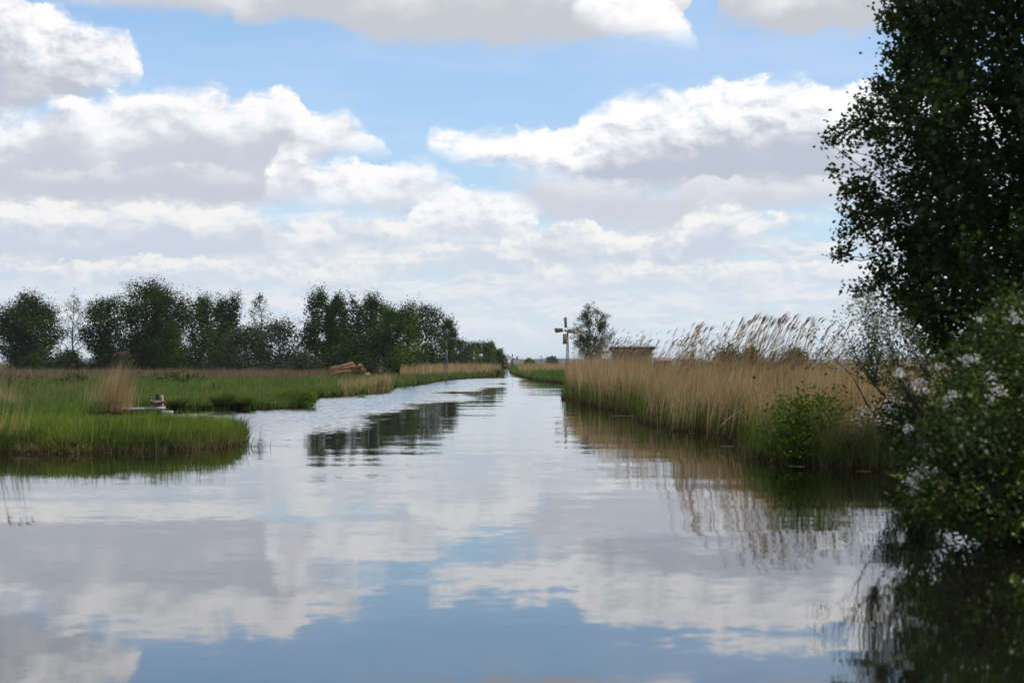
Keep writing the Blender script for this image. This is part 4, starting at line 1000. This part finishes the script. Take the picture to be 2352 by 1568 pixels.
# bits of dead reed and scum drifting along the banks
def debris():
    r = np.random.default_rng(19); b = MB()
    for edge_, inl, n in ((e5 + e6, (-0.85, -0.55), 420), (edge, (0.25, -1.0), 160), (e2, (0.3, -1.0), 90), (e3, (0.4, -0.9), 160)):
        P = along(edge_, n, r, inl, 0.55, -0.15); P[:, 2] = 0.006
        a = r.normal(0, 0.5, n); L = r.uniform(0.03, 0.16, n) * np.where(r.uniform(0, 1, n) < 0.1, 3.0, 1.0); w = r.uniform(0.008, 0.03, n)
        d1 = np.stack([np.cos(a), np.sin(a), np.zeros(n)], -1); d2 = np.stack([-np.sin(a), np.cos(a), np.zeros(n)], -1)
        V = np.stack([P - d1 * L[:, None], P - d2 * w[:, None], P + d1 * L[:, None], P + d2 * w[:, None]], 1).reshape(-1, 3)
        b.add(V, np.arange(n)[:, None] * 4 + np.array([[0, 1, 2, 3]]), rnd=np.repeat(r.uniform(0, 1, n), 4))
    tag(b.build('floating_debris', leaf_mat('debris', [(0.16, 0.13, 0.09), (0.30, 0.27, 0.21), (0.10, 0.12, 0.04)], 0.1)), kind='stuff')
debris()
# rusty withered plant at the foot of the sedge
def withered():
    r = np.random.default_rng(8); n = 50; x, y = gp(35.5, 453)
    L = r.normal(0, 0.45, (n, 2)); B = r.normal(0, 0.5, (n, 2))
    o = MB().blades(np.stack([r.normal(0, 0.10, n), r.normal(0, 0.06, n), np.zeros(n)], -1), r.uniform(0.15, 0.38, n), np.full(n, 0.022), L, B, r, seg=3).build('withered_plant', leaf_mat('rusty_leaves', [(0.13, 0.065, 0.04), (0.19, 0.11, 0.06)], 0.2))
    o.location = (x, y, 0.05); tag(o, 'rusty withered plant at the foot of the near sedge bank', 'plant')
withered()
def fern(px, py, label, seed, h=0.45):
    r = np.random.default_rng(seed); n = 70; x, y = gp(px, py); a = r.uniform(0, 6.28, n)
    D = np.stack([np.cos(a), np.sin(a)], -1)
    b = MB().blades(np.zeros((n, 3)) + r.normal(0, 0.05, (n, 3)) * [1, 1, 0], r.uniform(0.5, 1, n) * h, np.full(n, 0.035), D * 0.3, D * 0.5, r, seg=3)
    o = b.build('leafy_plant', M_FERN); o.location = (x, y + 0.15, 0.1); tag(o, label, 'plant')
fern(43, 451.5, 'bright yellow green plant beside the rusty one', 1)
fern(178, 449.5, 'bright yellow green plant at the foot of the sedge near the tip', 2, 0.3)
# yellow irises
M_IRIS = leaf_mat('yellow_petals', [(0.70, 0.55, 0.02), (0.80, 0.66, 0.04)], 0.3)
for px, d, zt, lab, s in ((351, 150, 1.25, 'yellow iris in front of the reed stack', 1), (380, 160, 1.25, 'yellow iris right of the reed stack', 2)):
    r = np.random.default_rng(s); o = empty('iris', (X_(px, d), d, 0.15)); tag(o, lab, 'flower'); n = 26
    MB().blades(r.normal(0, 0.12, (n, 3)) * [1, 1, 0], r.uniform(0.6, 1.0, n) * zt, np.full(n, 0.05), r.normal(0, 0.06, (n, 2)), r.normal(0, 0.1, (n, 2)), r, seg=3).build('leaves', M_FERN, o)
    MB().leaves(np.array([0, -0.1, zt]) + r.normal(0, 0.03, (6, 3)), 0.08, 0.06, r, 0.3).build('petals', M_IRIS, o)
fern(362, 395.6, 'yellow green leafy plant at the bank below the reed stack', 5, 1.1)

# ducks
M_DUCK = {k: solid('duck_' + k, a, b, 14.0, 0.6) for k, a, b in (('brown', (0.105, 0.045, 0.028), (0.075, 0.032, 0.022)), ('grey', (0.20, 0.16, 0.14), (0.12, 0.095, 0.085)), ('black', (0.012, 0.010, 0.010), (0.02, 0.016, 0.014)),
          ('green', (0.008, 0.022, 0.016), (0.006, 0.012, 0.014)), ('white', (0.62, 0.60, 0.56), (0.5, 0.5, 0.48)), ('bill', (0.32, 0.27, 0.06), (0.25, 0.2, 0.05)), ('feet', (0.35, 0.11, 0.03), (0.28, 0.09, 0.03)))}
def duck(loc, rz, label, path, headfrom):
    """path: (x, z, half width, half height, material) from the tail to the face"""
    o = empty('duck', loc, rz); tag(o, label, 'duck', 'mallards on the log')
    P = np.array([(p[0], p[1]) for p in path]); tan = np.gradient(P, axis=0); tan /= np.linalg.norm(tan, axis=1, keepdims=True)
    rings, mats, order = [], [], ['brown', 'grey', 'black', 'green', 'white']
    for (x, z, rw, rh, mt), tg in zip(path, tan):
        nx, nz = -tg[1], tg[0]
        rings.append([(x + nx * rh * math.sin(a), rw * math.cos(a), z + nz * rh * math.sin(a)) for a in np.arange(14) / 14 * 2 * np.pi]); mats.append(order.index(mt))
    b = MB().loft(rings, mats=mats); body = b.build('body', [M_DUCK[k] for k in order], o, True)
    hx, hz = P[-1]; d = tan[-1]
    nx, nz = -d[1], d[0]
    bill = [[(hx + d[0] * t + nx * h * math.sin(a), w * math.cos(a), hz + d[1] * t + nz * h * math.sin(a)) for a in np.arange(8) / 8 * 2 * np.pi] for t, w, h in ((-0.01, 0.018, 0.018), (0.02, 0.017, 0.011), (0.045, 0.019, 0.006), (0.056, 0.012, 0.004))]
    MB().loft(bill).build('bill', M_DUCK['bill'], o, True)
    for s in (-1, 1):
        w = MB()
        w.loft([[(x, s * (y + 0.012 * math.cos(a)), z + hh * math.sin(a)) for a in np.arange(8) / 8 * 2 * np.pi] for x, y, z, hh in ((-0.13, 0.085, 0.165, 0.02), (-0.08, 0.100, 0.175, 0.05), (0.02, 0.104, 0.180, 0.056), (0.12, 0.080, 0.190, 0.040), (0.22, 0.035, 0.198, 0.012))])
        w.build('wing', M_DUCK['grey'], o, True)
        l = MB(); l.tube([(0.0, s * 0.04, 0.10), (-0.005, s * 0.042, 0.05), (0.0, s * 0.042, 0.008)], [0.013, 0.009, 0.009], 6); l.box((-0.025, s * 0.042, 0.006), (0.06, 0.045, 0.008)); l.build('leg', M_DUCK['feet'], o)
    # eyes
    e = P[headfrom]; te = tan[headfrom]
    for s in (-1, 1):
        m = MB(); c = (e[0] + te[0] * 0.012, s * path[headfrom][2] * 0.93, e[1] + 0.010)
        m.tube([(c[0], c[1] - 0.004, c[2]), (c[0], c[1] + 0.004, c[2])], 0.006, 6); m.build('eye', M_DUCK['white'], o)
STAND = [(0.30, 0.190, 0.012, 0.006, 'black'), (0.24, 0.185, 0.045, 0.022, 'black'), (0.17, 0.170, 0.075, 0.055, 'black'), (0.09, 0.160, 0.098, 0.082, 'grey'), (0.0, 0.152, 0.108, 0.098, 'brown'), (-0.08, 0.155, 0.105, 0.100, 'brown'), (-0.145, 0.175, 0.085, 0.088, 'brown'),
         (-0.185, 0.220, 0.050, 0.058, 'brown'), (-0.192, 0.262, 0.036, 0.038, 'white'), (-0.190, 0.278, 0.034, 0.036, 'green'), (-0.190, 0.320, 0.035, 0.036, 'green'), (-0.205, 0.352, 0.039, 0.040, 'green'), (-0.232, 0.362, 0.036, 0.034, 'green'), (-0.256, 0.354, 0.022, 0.020, 'green')]
BOW = [(0.30, 0.190, 0.012, 0.006, 'black'), (0.24, 0.185, 0.045, 0.022, 'black'), (0.17, 0.172, 0.075, 0.055, 'black'), (0.09, 0.162, 0.098, 0.082, 'grey'), (0.0, 0.155, 0.108, 0.098, 'grey'), (-0.08, 0.165, 0.105, 0.098, 'brown'), (-0.14, 0.185, 0.085, 0.085, 'brown'),
       (-0.185, 0.210, 0.060, 0.062, 'brown'), (-0.215, 0.215, 0.050, 0.050, 'white'), (-0.228, 0.212, 0.050, 0.052, 'green'), (-0.262, 0.190, 0.054, 0.055, 'green'), (-0.285, 0.150, 0.050, 0.052, 'green'), (-0.290, 0.108, 0.036, 0.036, 'green'), (-0.288, 0.085, 0.022, 0.022, 'green')]
duck((X_(155.8, LD), LD, 0.355), 0.0, 'mallard drake standing on the log looking left', STAND, 11)
duck((X_(156.0, LD), LD + 0.30, 0.355), math.pi, 'mallard bowing its dark head to the log in front of the pale post', BOW, 10)

# ------------------------------------------------------------------ wind pumps
def rotm(axis, a): return np.array(Matrix.Rotation(a, 3, axis))
def windmill(name, px, d, hub_py, R_, yaw, turn, label, mat_blade, mat_frame, mat_tower, base_w=0.5, vane=(1.6, 0.55, 0.5), bw=(0.22, 0.34), pitch=25, gz=GROUND_Z, rod=False, pole=False, detail=True, group='wind pumps along the canal'):
    hz = Z_(hub_py, d) - gz
    o = empty(name, (X_(px, d), d, gz)); tag(o, label, 'windmill', group)
    r = max(0.022, 0.00016 * d); tw = 0.10
    top = hz - 0.12
    for sx in (-1, 1):
        for sy in (-1, 1):
            MB().tube([(sx * base_w / 2, sy * base_w / 2, -0.2), (sx * tw / 2, sy * tw / 2, top)], r, 5).build('leg', mat_tower, o)
    br = MB(); tiers = 8 if detail else 4
    zs = top * (1 - (1 - np.linspace(0, 1, tiers + 1)) ** 1.15)
    w = lambda z: base_w / 2 + (tw / 2 - base_w / 2) * z / top
    for z0, z1 in zip(zs[:-1], zs[1:]):
        a, c = w(z0), w(z1)
        for k in range(4):
            p = [(-1, -1), (1, -1), (1, 1), (-1, 1)]; (ax, ay), (bx, by) = p[k], p[(k + 1) % 4]
            br.tube([(ax * a, ay * a, z0), (bx * c, by * c, z1)], r * 0.6, 3); br.tube([(bx * a, by * a, z0), (ax * c, ay * c, z1)], r * 0.6, 3)
            br.tube([(ax * c, ay * c, z1), (bx * c, by * c, z1)], r * 0.6, 3)
    br.build('bracing', mat_tower, o)
    MB().tube([(0, 0, -0.1), (0, 0, top)], r * 0.7, 4).build('drive_shaft', mat_frame, o)
    MB().loft([[(x * s, y * s, z) for x, y in ((-1, -1), (1, -1), (1, 1), (-1, 1))] for z, s in ((top - 0.16, 0.03), (top, 0.11), (top + 0.05, 0.11))]).build('platform', mat_frame, o)
    Y = rotm('Z', yaw)
    tr_ = lambda v: (np.asarray(v) @ Y.T) + np.array([0, 0, hz])
    off = 0.38 * R_ / 1.5
    hd = MB(); hd.tube(tr_([(0, 0.3, 0), (0, -off, 0)]), 0.05, 6); hd.tube(tr_([(0, -off - 0.07, 0), (0, -off + 0.07, 0)]), 0.11 * R_ / 1.5, 8); hd.build('hub', mat_frame, o)
    for k in range(4):
        A = turn + k * math.pi / 2
        Rb = rotm('Y', A) @ rotm('Z', R(pitch))
        bl = MB(); r0, r1 = 0.22 * R_, R_
        b0, b1 = bw[0] * R_ / 1.5, bw[1] * R_ / 1.5; th = 0.012
        outl = [(-b0 * 0.25, r0), (b0 * 0.75, r0), (b1 * 0.75, r1), (-b1 * 0.25, r1 * 0.985)]
        V = np.array([(x, -th, z) for x, z in outl] + [(x, th, z) for x, z in outl])
        V = tr_((V @ Rb.T) + np.array([0, -off, 0]))
        bl.add(V, [(0, 1, 2, 3), (7, 6, 5, 4), (0, 4, 5, 1), (1, 5, 6, 2), (2, 6, 7, 3), (3, 7, 4, 0)])
        bo = bl.build('blade', mat_blade, o)
        fr = lambda pts: tr_((np.array(pts) @ Rb.T) + np.array([0, -off, 0]))
        rr_ = 0.016 * R_ / 1.5
        MB().tube(fr([(0, -0.03, 0), (0, -0.03, r1 * 0.97)]), rr_, 5).build('spar', mat_frame, bo)
        if detail:
            for t in (0.16, 0.90):
                zz = r0 + (r1 - r0) * t; ww = b0 + (b1 - b0) * t
                MB().tube(fr([(-ww * 0.27, -0.028, zz), (ww * 0.77, -0.028, zz)]), rr_ * 0.9, 4).build('batten', mat_frame, bo)
    if vane:
        L, vw, vh = vane
        MB().tube(tr_([(0, 0.1, 0), (0, L + vw, 0.02)]), 0.022 * R_ / 1.5, 5).build('tail_boom', mat_frame, o)
        v = MB(); outl = [(L, -vh * 0.40), (L, vh * 0.40), (L + vw, vh * 0.55), (L + vw, -vh * 0.5)]
        V = np.array([(-0.012, y, z) for y, z in outl] + [(0.012, y, z) for y, z in outl])
        v.add(tr_(V), [(0, 1, 2, 3), (7, 6, 5, 4), (0, 4, 5, 1), (1, 5, 6, 2), (2, 6, 7, 3), (3, 7, 4, 0)])
        vo = v.build('tail_vane', mat_blade, o)
        if detail:
            for s in (-1, 1):
                MB().tube(tr_([(s * 0.022, L + vw / 2, -vh * 0.45), (s * 0.022, L + vw / 2, vh * 0.5)]), 0.02, 4).build('batten', mat_frame, vo)
                MB().tube(tr_([(s * 0.022, L, 0.02), (s * 0.022, L + vw, 0.02)]), 0.02, 4).build('batten', mat_frame, vo)
    if rod:
        p = tr_([(0, 1.25, -0.05)])[0]
        MB().tube([p, (p[0] - 0.02, p[1], 2.2), (p[0] - 0.04, p[1], 0.6)], 0.014, 4).build('furling_rod', mat_frame, o)
    if pole:
        MB().tube([(0.22, -0.25, -0.1), (0.06, -0.1, top * 0.93)], 0.03, 6).build('pale_strut', solid('pale_paint', (0.5, 0.5, 0.5), None, 2.0), o)
    return o
M_TAN = solid('tan_boards', (0.36, 0.26, 0.13), (0.27, 0.19, 0.10), 5.0, 0.8, (1, 1, 1))
M_GREYB = solid('weathered_boards', (0.105, 0.095, 0.105), (0.06, 0.052, 0.06), 6.0, 0.85)
M_IRON = solid('dark_iron', (0.045, 0.030, 0.038), (0.03, 0.02, 0.022), 6.0, 0.6)
M_STEEL = solid('galvanised_steel', (0.075, 0.065, 0.08), (0.045, 0.04, 0.05), 6.0, 0.6)
M_RUST = solid('rusty_steel', (0.10, 0.035, 0.025), (0.06, 0.025, 0.02), 6.0, 0.8)
M_PALEB = solid('pale_boards', (0.50, 0.51, 0.54), (0.42, 0.43, 0.46), 4.0, 0.7)
M_ORANGE = solid('orange_boards', (0.26, 0.13, 0.07), (0.18, 0.09, 0.05), 4.0, 0.8)
windmill('windmill', 567.5, 232, 330.3, 1.55, R(-40), R(-4), 'wind pump with four tan blades and tan tail vane on a thin tower', M_TAN, M_IRON, M_STEEL, base_w=0.52, vane=(2.05, 0.95, 0.62), bw=(0.42, 0.55), pitch=-15, rod=True)
windmill('windmill', 446.0, 252, 338.6, 1.32, R(4), R(-2), 'wind pump with four weathered grey blades before the left trees', M_GREYB, M_IRON, M_STEEL, base_w=0.55, vane=None, bw=(0.40, 0.50), pitch=16, pole=True)
windmill('windmill', 475.4, 285, 355.4, 0.85, R(-92), R(30), 'small rusty wind pump seen edge on with a pale square vane', M_PALEB, M_RUST, M_RUST, base_w=0.5, vane=(0.45, 0.55, 0.55), bw=(0.10, 0.14), pitch=60)
windmill('windmill', 506.9, 600, 357.4, 1.25, R(-30), R(35), 'tiny far wind pump with orange brown blades at the end of the canal', M_ORANGE, M_RUST, M_RUST, base_w=0.9, vane=(1.5, 0.6, 0.6), bw=(0.3, 0.4), detail=False)
windmill('windmill', 512.3, 585, 357.6, 1.25, R(-35), R(12), 'tiny far wind pump with dark grey blades at the end of the canal', M_GREYB, M_IRON, M_IRON, base_w=0.9, vane=(2.0, 0.9, 1.0), bw=(0.34, 0.45), detail=False)
def mast():
    d = 500; o = empty('mast', (X_(541.3, d), d, 0.2)); tag(o, 'thin far mast with a short crossbar between the reeds', 'mast')
    MB().tube([(0, 0, -0.2), (0, 0, Z_(354.5, d) - 0.2)], [0.11, 0.06], 6).build('pole', M_IRON, o)
    MB().tube([(-0.55, 0, Z_(356.6, d) - 0.2), (0.3, 0, Z_(356.6, d) - 0.2)], 0.05, 5).build('crossbar', M_IRON, o)
mast()

# ------------------------------------------------------------------ shed, twig pile and low hut on the right bank
def shed():
    d = 190.0; x0, x1 = X_(613, d), X_(651.8, d); W = x1 - x0; zr = Z_(346.8, d) - GROUND_Z; D = 3.0
    o = empty('shed', ((x0 + x1) / 2, d, GROUND_Z)); tag(o, 'flat roofed open timber shed behind the reeds', 'shed')
    M_POST = solid('shed_post', (0.16, 0.15, 0.13), (0.09, 0.085, 0.075), 5.0, 0.85, (2, 2, 0.5)); M_PLANK = solid('shed_plank', (0.05, 0.052, 0.042), (0.025, 0.028, 0.022), 4.0, 0.9, (2, 2, 0.4), usernd=True)
    M_SIDE = solid('shed_side', (0.17, 0.17, 0.15), (0.10, 0.105, 0.095), 4.0, 0.9, (2, 2, 0.4)); M_ROOF = solid('shed_roof', (0.05, 0.042, 0.048), (0.03, 0.025, 0.03), 4.0, 0.8)
    # corrugated roof sheets, falling to the right back
    roof = MB(); n = 60; xs = np.linspace(-W / 2 - 0.25, W / 2 + 0.35, n); wv = 0.025 * np.sin(np.arange(n) * np.pi / 1.5)
    V = []
    for y, z in ((-0.35, zr), (D + 0.35, zr - 0.28)):
        for t in (0.0, 0.05):
            V += [(x, y, z + t + w_) for x, w_ in zip(xs, wv)]
    q = [(i, n + i, n + i + 1, i + 1) for i in range(n - 1)] + [(2 * n + i, 2 * n + i + 1, 3 * n + i + 1, 3 * n + i) for i in range(n - 1)] + [(n + i, 3 * n + i, 3 * n + i + 1, n + i + 1) for i in range(n - 1)] + [(i, i + 1, 2 * n + i + 1, 2 * n + i) for i in range(n - 1)] + [(0, 2 * n, 3 * n, n), (n - 1, 2 * n - 1, 4 * n - 1, 3 * n - 1)]
    roof.add(V, q); roof.build('roof', M_ROOF, o)
    MB().box((0, -0.30, zr - 0.09), (W + 0.4, 0.05, 0.14)).build('fascia', M_DARKWOOD, o)
    pm = MB().box((0, 0, zr / 2 - 0.1), (0.13, 0.13, zr - 0.12)).mesh('post', M_POST)
    for px_, py_ in ((-W / 2 + 0.1, 0), (-W / 6, 0), (W / 6 + 0.1, 0), (W / 2 - 0.55, 0), (W / 2 - 0.05, 0), (-W / 2 + 0.1, D), (W / 2 - 0.05, D)):
        c = bpy.data.objects.new('post', pm); COL.objects.link(c); c.parent = o; c.location = (px_, py_, 0 if py_ == 0 else -0.14)
    pl = MB().box((0, 0, (zr - 0.30) / 2), (0.185, 0.03, zr - 0.30)).mesh('plank', M_PLANK)
    k = int(W / 0.19)
    for i in range(k):
        c = bpy.data.objects.new('plank', pl); COL.objects.link(c); c.parent = o; c.location = (-W / 2 + 0.2 + i * 0.19, D - 0.12 + 0.008 * (i % 3), 0)
    ps = MB().box((0, 0, (zr - 0.30) / 2), (0.03, 0.17, zr - 0.30)).mesh('plank', M_SIDE)
    for sx in (-1, 1):
        for i in range(14):
            c = bpy.data.objects.new('plank', ps); COL.objects.link(c); c.parent = o; c.location = (sx * (W / 2 - 0.12) + 0.006 * (i % 2), 0.18 + i * 0.19, -0.012 * i)
    pf = MB().box((0, 0, (zr - 0.2) / 2), (0.17, 0.03, zr - 0.2)).mesh('plank', M_SIDE)
    for i in range(3):
        c = bpy.data.objects.new('plank', pf); COL.objects.link(c); c.parent = o; c.location = (W / 2 - 0.46 + i * 0.17, -0.09, 0)
shed()
def twig_pile():
    d = 182.0; r = np.random.default_rng(6); o = empty('twig_pile', (X_(660.5, d), d, GROUND_Z)); tag(o, 'tangled pile of brown twigs right of the shed', 'twig pile')
    b = MB()
    for i in range(260):
        c = np.array([r.normal(0, 0.45), r.normal(0, 0.5), 0]); h = (1.75 - 0.55 * abs(c[0])) * r.uniform(0.15, 1.0); c[2] = h
        v = r.normal(0, 1, 3) * np.array([0.6, 0.4, 0.5]); b.tube([c - v * 0.6, c, c + v * 0.6 + r.normal(0, 0.05, 3)], [0.022, 0.018, 0.008], 3)
    b.build('twigs', leaf_mat('twigs', [(0.10, 0.06, 0.035), (0.17, 0.11, 0.06), (0.05, 0.03, 0.02)], 0.05), o)
twig_pile()
def hut():
    d = 205.0; o = empty('hut', (X_(663.5, d), d, GROUND_Z)); tag(o, 'low hut with a pinkish roof just showing behind the twig pile', 'hut')
    zr = Z_(357.2, d) - GROUND_Z; W = 1.5
    MB().box((0, 0.8, zr / 2 - 0.15), (W, 1.6, zr - 0.3)).build('wall', M_BROWNWOOD, o)
    rf = MB(); v = [(-W / 2 - .15, -0.25, zr - 0.30), (W / 2 + .15, -0.25, zr - 0.30), (W / 2 + .15, 0.8, zr + 0.02), (-W / 2 - .15, 0.8, zr + 0.02), (W / 2 + .15, 1.85, zr - 0.30), (-W / 2 - .15, 1.85, zr - 0.30)]
    v2 = [(x, y, z - 0.05) for x, y, z in v]
    rf.add(v + v2, [(0, 1, 2, 3), (3, 2, 4, 5), (6, 9, 8, 7), (9, 11, 10, 8), (0, 6, 7, 1), (5, 4, 10, 11)], [(0, 3, 9)]); rf.build('roof', solid('pink_roof', (0.33, 0.22, 0.20), (0.26, 0.17, 0.155), 4.0), o)
hut()

# ------------------------------------------------------------------ stack of reed bundles
M_BUNDLE = leaf_mat('cut_reed', [(0.40, 0.235, 0.12), (0.54, 0.34, 0.18), (0.28, 0.14, 0.07)], 0.1)
M_BUTT = leaf_mat('cut_reed_ends', [(0.46, 0.29, 0.14), (0.34, 0.20, 0.09), (0.56, 0.37, 0.19)], 0.1)
M_TWINE = solid('twine', (0.10, 0.06, 0.035), (0.07, 0.04, 0.025), 5.0)
def bundle_mesh(L, r0, seed):
    """a bundle lying along -X: cut ends at x = 0, thinning and fraying to the tops"""
    r = np.random.default_rng(seed); b = MB(); n = 210
    a = r.uniform(0, 2 * np.pi, n); q = np.sqrt(r.uniform(0.25, 1, n)); e = MB()
    for i in range(n):
        R0 = r0 * q[i]; ln = L * r.uniform(0.8, 1.05); x0 = r.uniform(-0.05, 0.04)
        ts = np.array([0, 0.3, 0.7, 1.0]); rad = R0 * np.array([1.0, 0.92, 0.72, 0.8]) + np.array([0, 0, 0, r.uniform(-.08, .20)])
        P = np.stack([x0 - ts * ln, np.cos(a[i]) * rad, np.sin(a[i]) * rad - 0.14 * ts ** 2 * r.uniform(0.2, 1.8)], -1)
        b.tube(P, [0.017, 0.016, 0.013, 0.006], 3, rnd=r.uniform(), caps=False)
    core = [[(x, rr_ * math.cos(t), rr_ * math.sin(t) - dz) for t in np.arange(12) / 12 * 2 * np.pi] for x, rr_, dz in ((-0.02, r0 * 0.92, 0), (-L * 0.4, r0 * 0.84, 0.02), (-L * 0.8, r0 * 0.55, 0.07))]
    b.loft(core, rnd=0.85)
    m = 160; aa = r.uniform(0, 2 * np.pi, m); qq = np.sqrt(r.uniform(0, 1, m)) * r0
    for i in range(m):
        c = np.array([r.uniform(-0.02, 0.05), qq[i] * np.cos(aa[i]), qq[i] * np.sin(aa[i])]); e.tube([c - [0.06, 0, 0], c + [0.03, 0, 0]], 0.016, 4, rnd=r.uniform())
    tw = MB()
    for x, rr_ in ((-0.35, r0 * 0.99), (-L * 0.5, r0 * 0.90)):
        t = np.arange(17) / 16 * 2 * np.pi; tw.tube(np.stack([np.full(17, x), np.cos(t) * rr_, np.sin(t) * rr_ - 0.02], -1), 0.014, 4, caps=False)
    return b.mesh('stalks', M_BUNDLE), e.mesh('cut_ends', M_BUTT), tw.mesh('twine', M_TWINE)
BUN = [bundle_mesh(2.9, 0.27, 1), bundle_mesh(2.7, 0.25, 2), bundle_mesh(2.8, 0.26, 3)]
def bundle(loc, rz, ry, k, label, group, sc_=1.0):
    o = empty('reed_bundle', loc); o.rotation_euler = (random.uniform(0, 6.28), ry, rz); o.scale = (sc_,) * 3
    tag(o, label, 'reed bundle', group)
    for me in BUN[k % 3]:
        c = bpy.data.objects.new(me.name.split('.')[0], me); COL.objects.link(c); c.parent = o
SD = 237.0
sx = X_(354.5, SD)
rows = [('bottom', 0.26, (0, 0.55, 1.1)), ('second', 0.72, (0.05, 0.60)), ('third', 1.14, (0.0, 0.55)), ('top', 1.50, (0.25,))]
k = 0
for nm, z, ys in rows:
    for i, y in enumerate(ys):
        pos = 'front' if i == 0 else ('rear' if i == len(ys) - 1 else 'middle')
        lab = {'top': 'single reed bundle crowning the left pile of the stack'}.get(nm, '%s reed bundle in the %s layer of the left pile' % (pos, nm))
        bundle((sx + random.uniform(-0.12, 0.1) - (0.15 if nm == 'top' else 0), SD + y, GROUND_Z + z + 0.1), random.uniform(-0.06, 0.06), -0.05 - 0.055 * rows.index((nm, z, ys)), k, lab, 'bundles of cut reed in the left pile'); k += 1
for r_, (nm, z) in enumerate((('bottom', 0.26), ('middle', 0.74), ('top', 1.20))):
    for c_, (cn, xo) in enumerate((('left', 0.36), ('middle', 0.82), ('right', 1.22))):
        if nm == 'top' and cn == 'right': continue
        bundle((sx + xo, SD - 0.55 + random.uniform(-0.12, 0.1), GROUND_Z + z), R(-90) + random.uniform(-0.08, 0.08), 0.03, k, '%s %s reed bundle of the pile whose cut ends face the canal' % (nm, cn), 'bundles of cut reed with ends to the canal', 0.92); k += 1
# dark box in front of the trees
def dark_box():
    d = 242.0; o = empty('wooden_box', (X_(378.5, d), d, GROUND_Z)); tag(o, 'dark brown low wooden box in the grass right of the reed stack', 'box')
    for i in range(4):
        MB().box((0, -0.35, 0.58 + 0.2 * i), (1.0, 0.04, 0.18)).build('plank', M_BROWNWOOD, o); MB().box((0, 0.35, 0.58 + 0.2 * i), (1.0, 0.04, 0.18)).build('plank', M_BROWNWOOD, o)
        for s in (-1, 1): MB().box((s * 0.48, 0, 0.58 + 0.2 * i), (0.04, 0.62, 0.18)).build('plank', M_BROWNWOOD, o)
    for sx_ in (-1, 1):
        for sy in (-1, 1): MB().box((sx_ * 0.44, sy * 0.30, 0.62), (0.08, 0.08, 1.25)).build('leg', M_DARKWOOD, o)
dark_box()
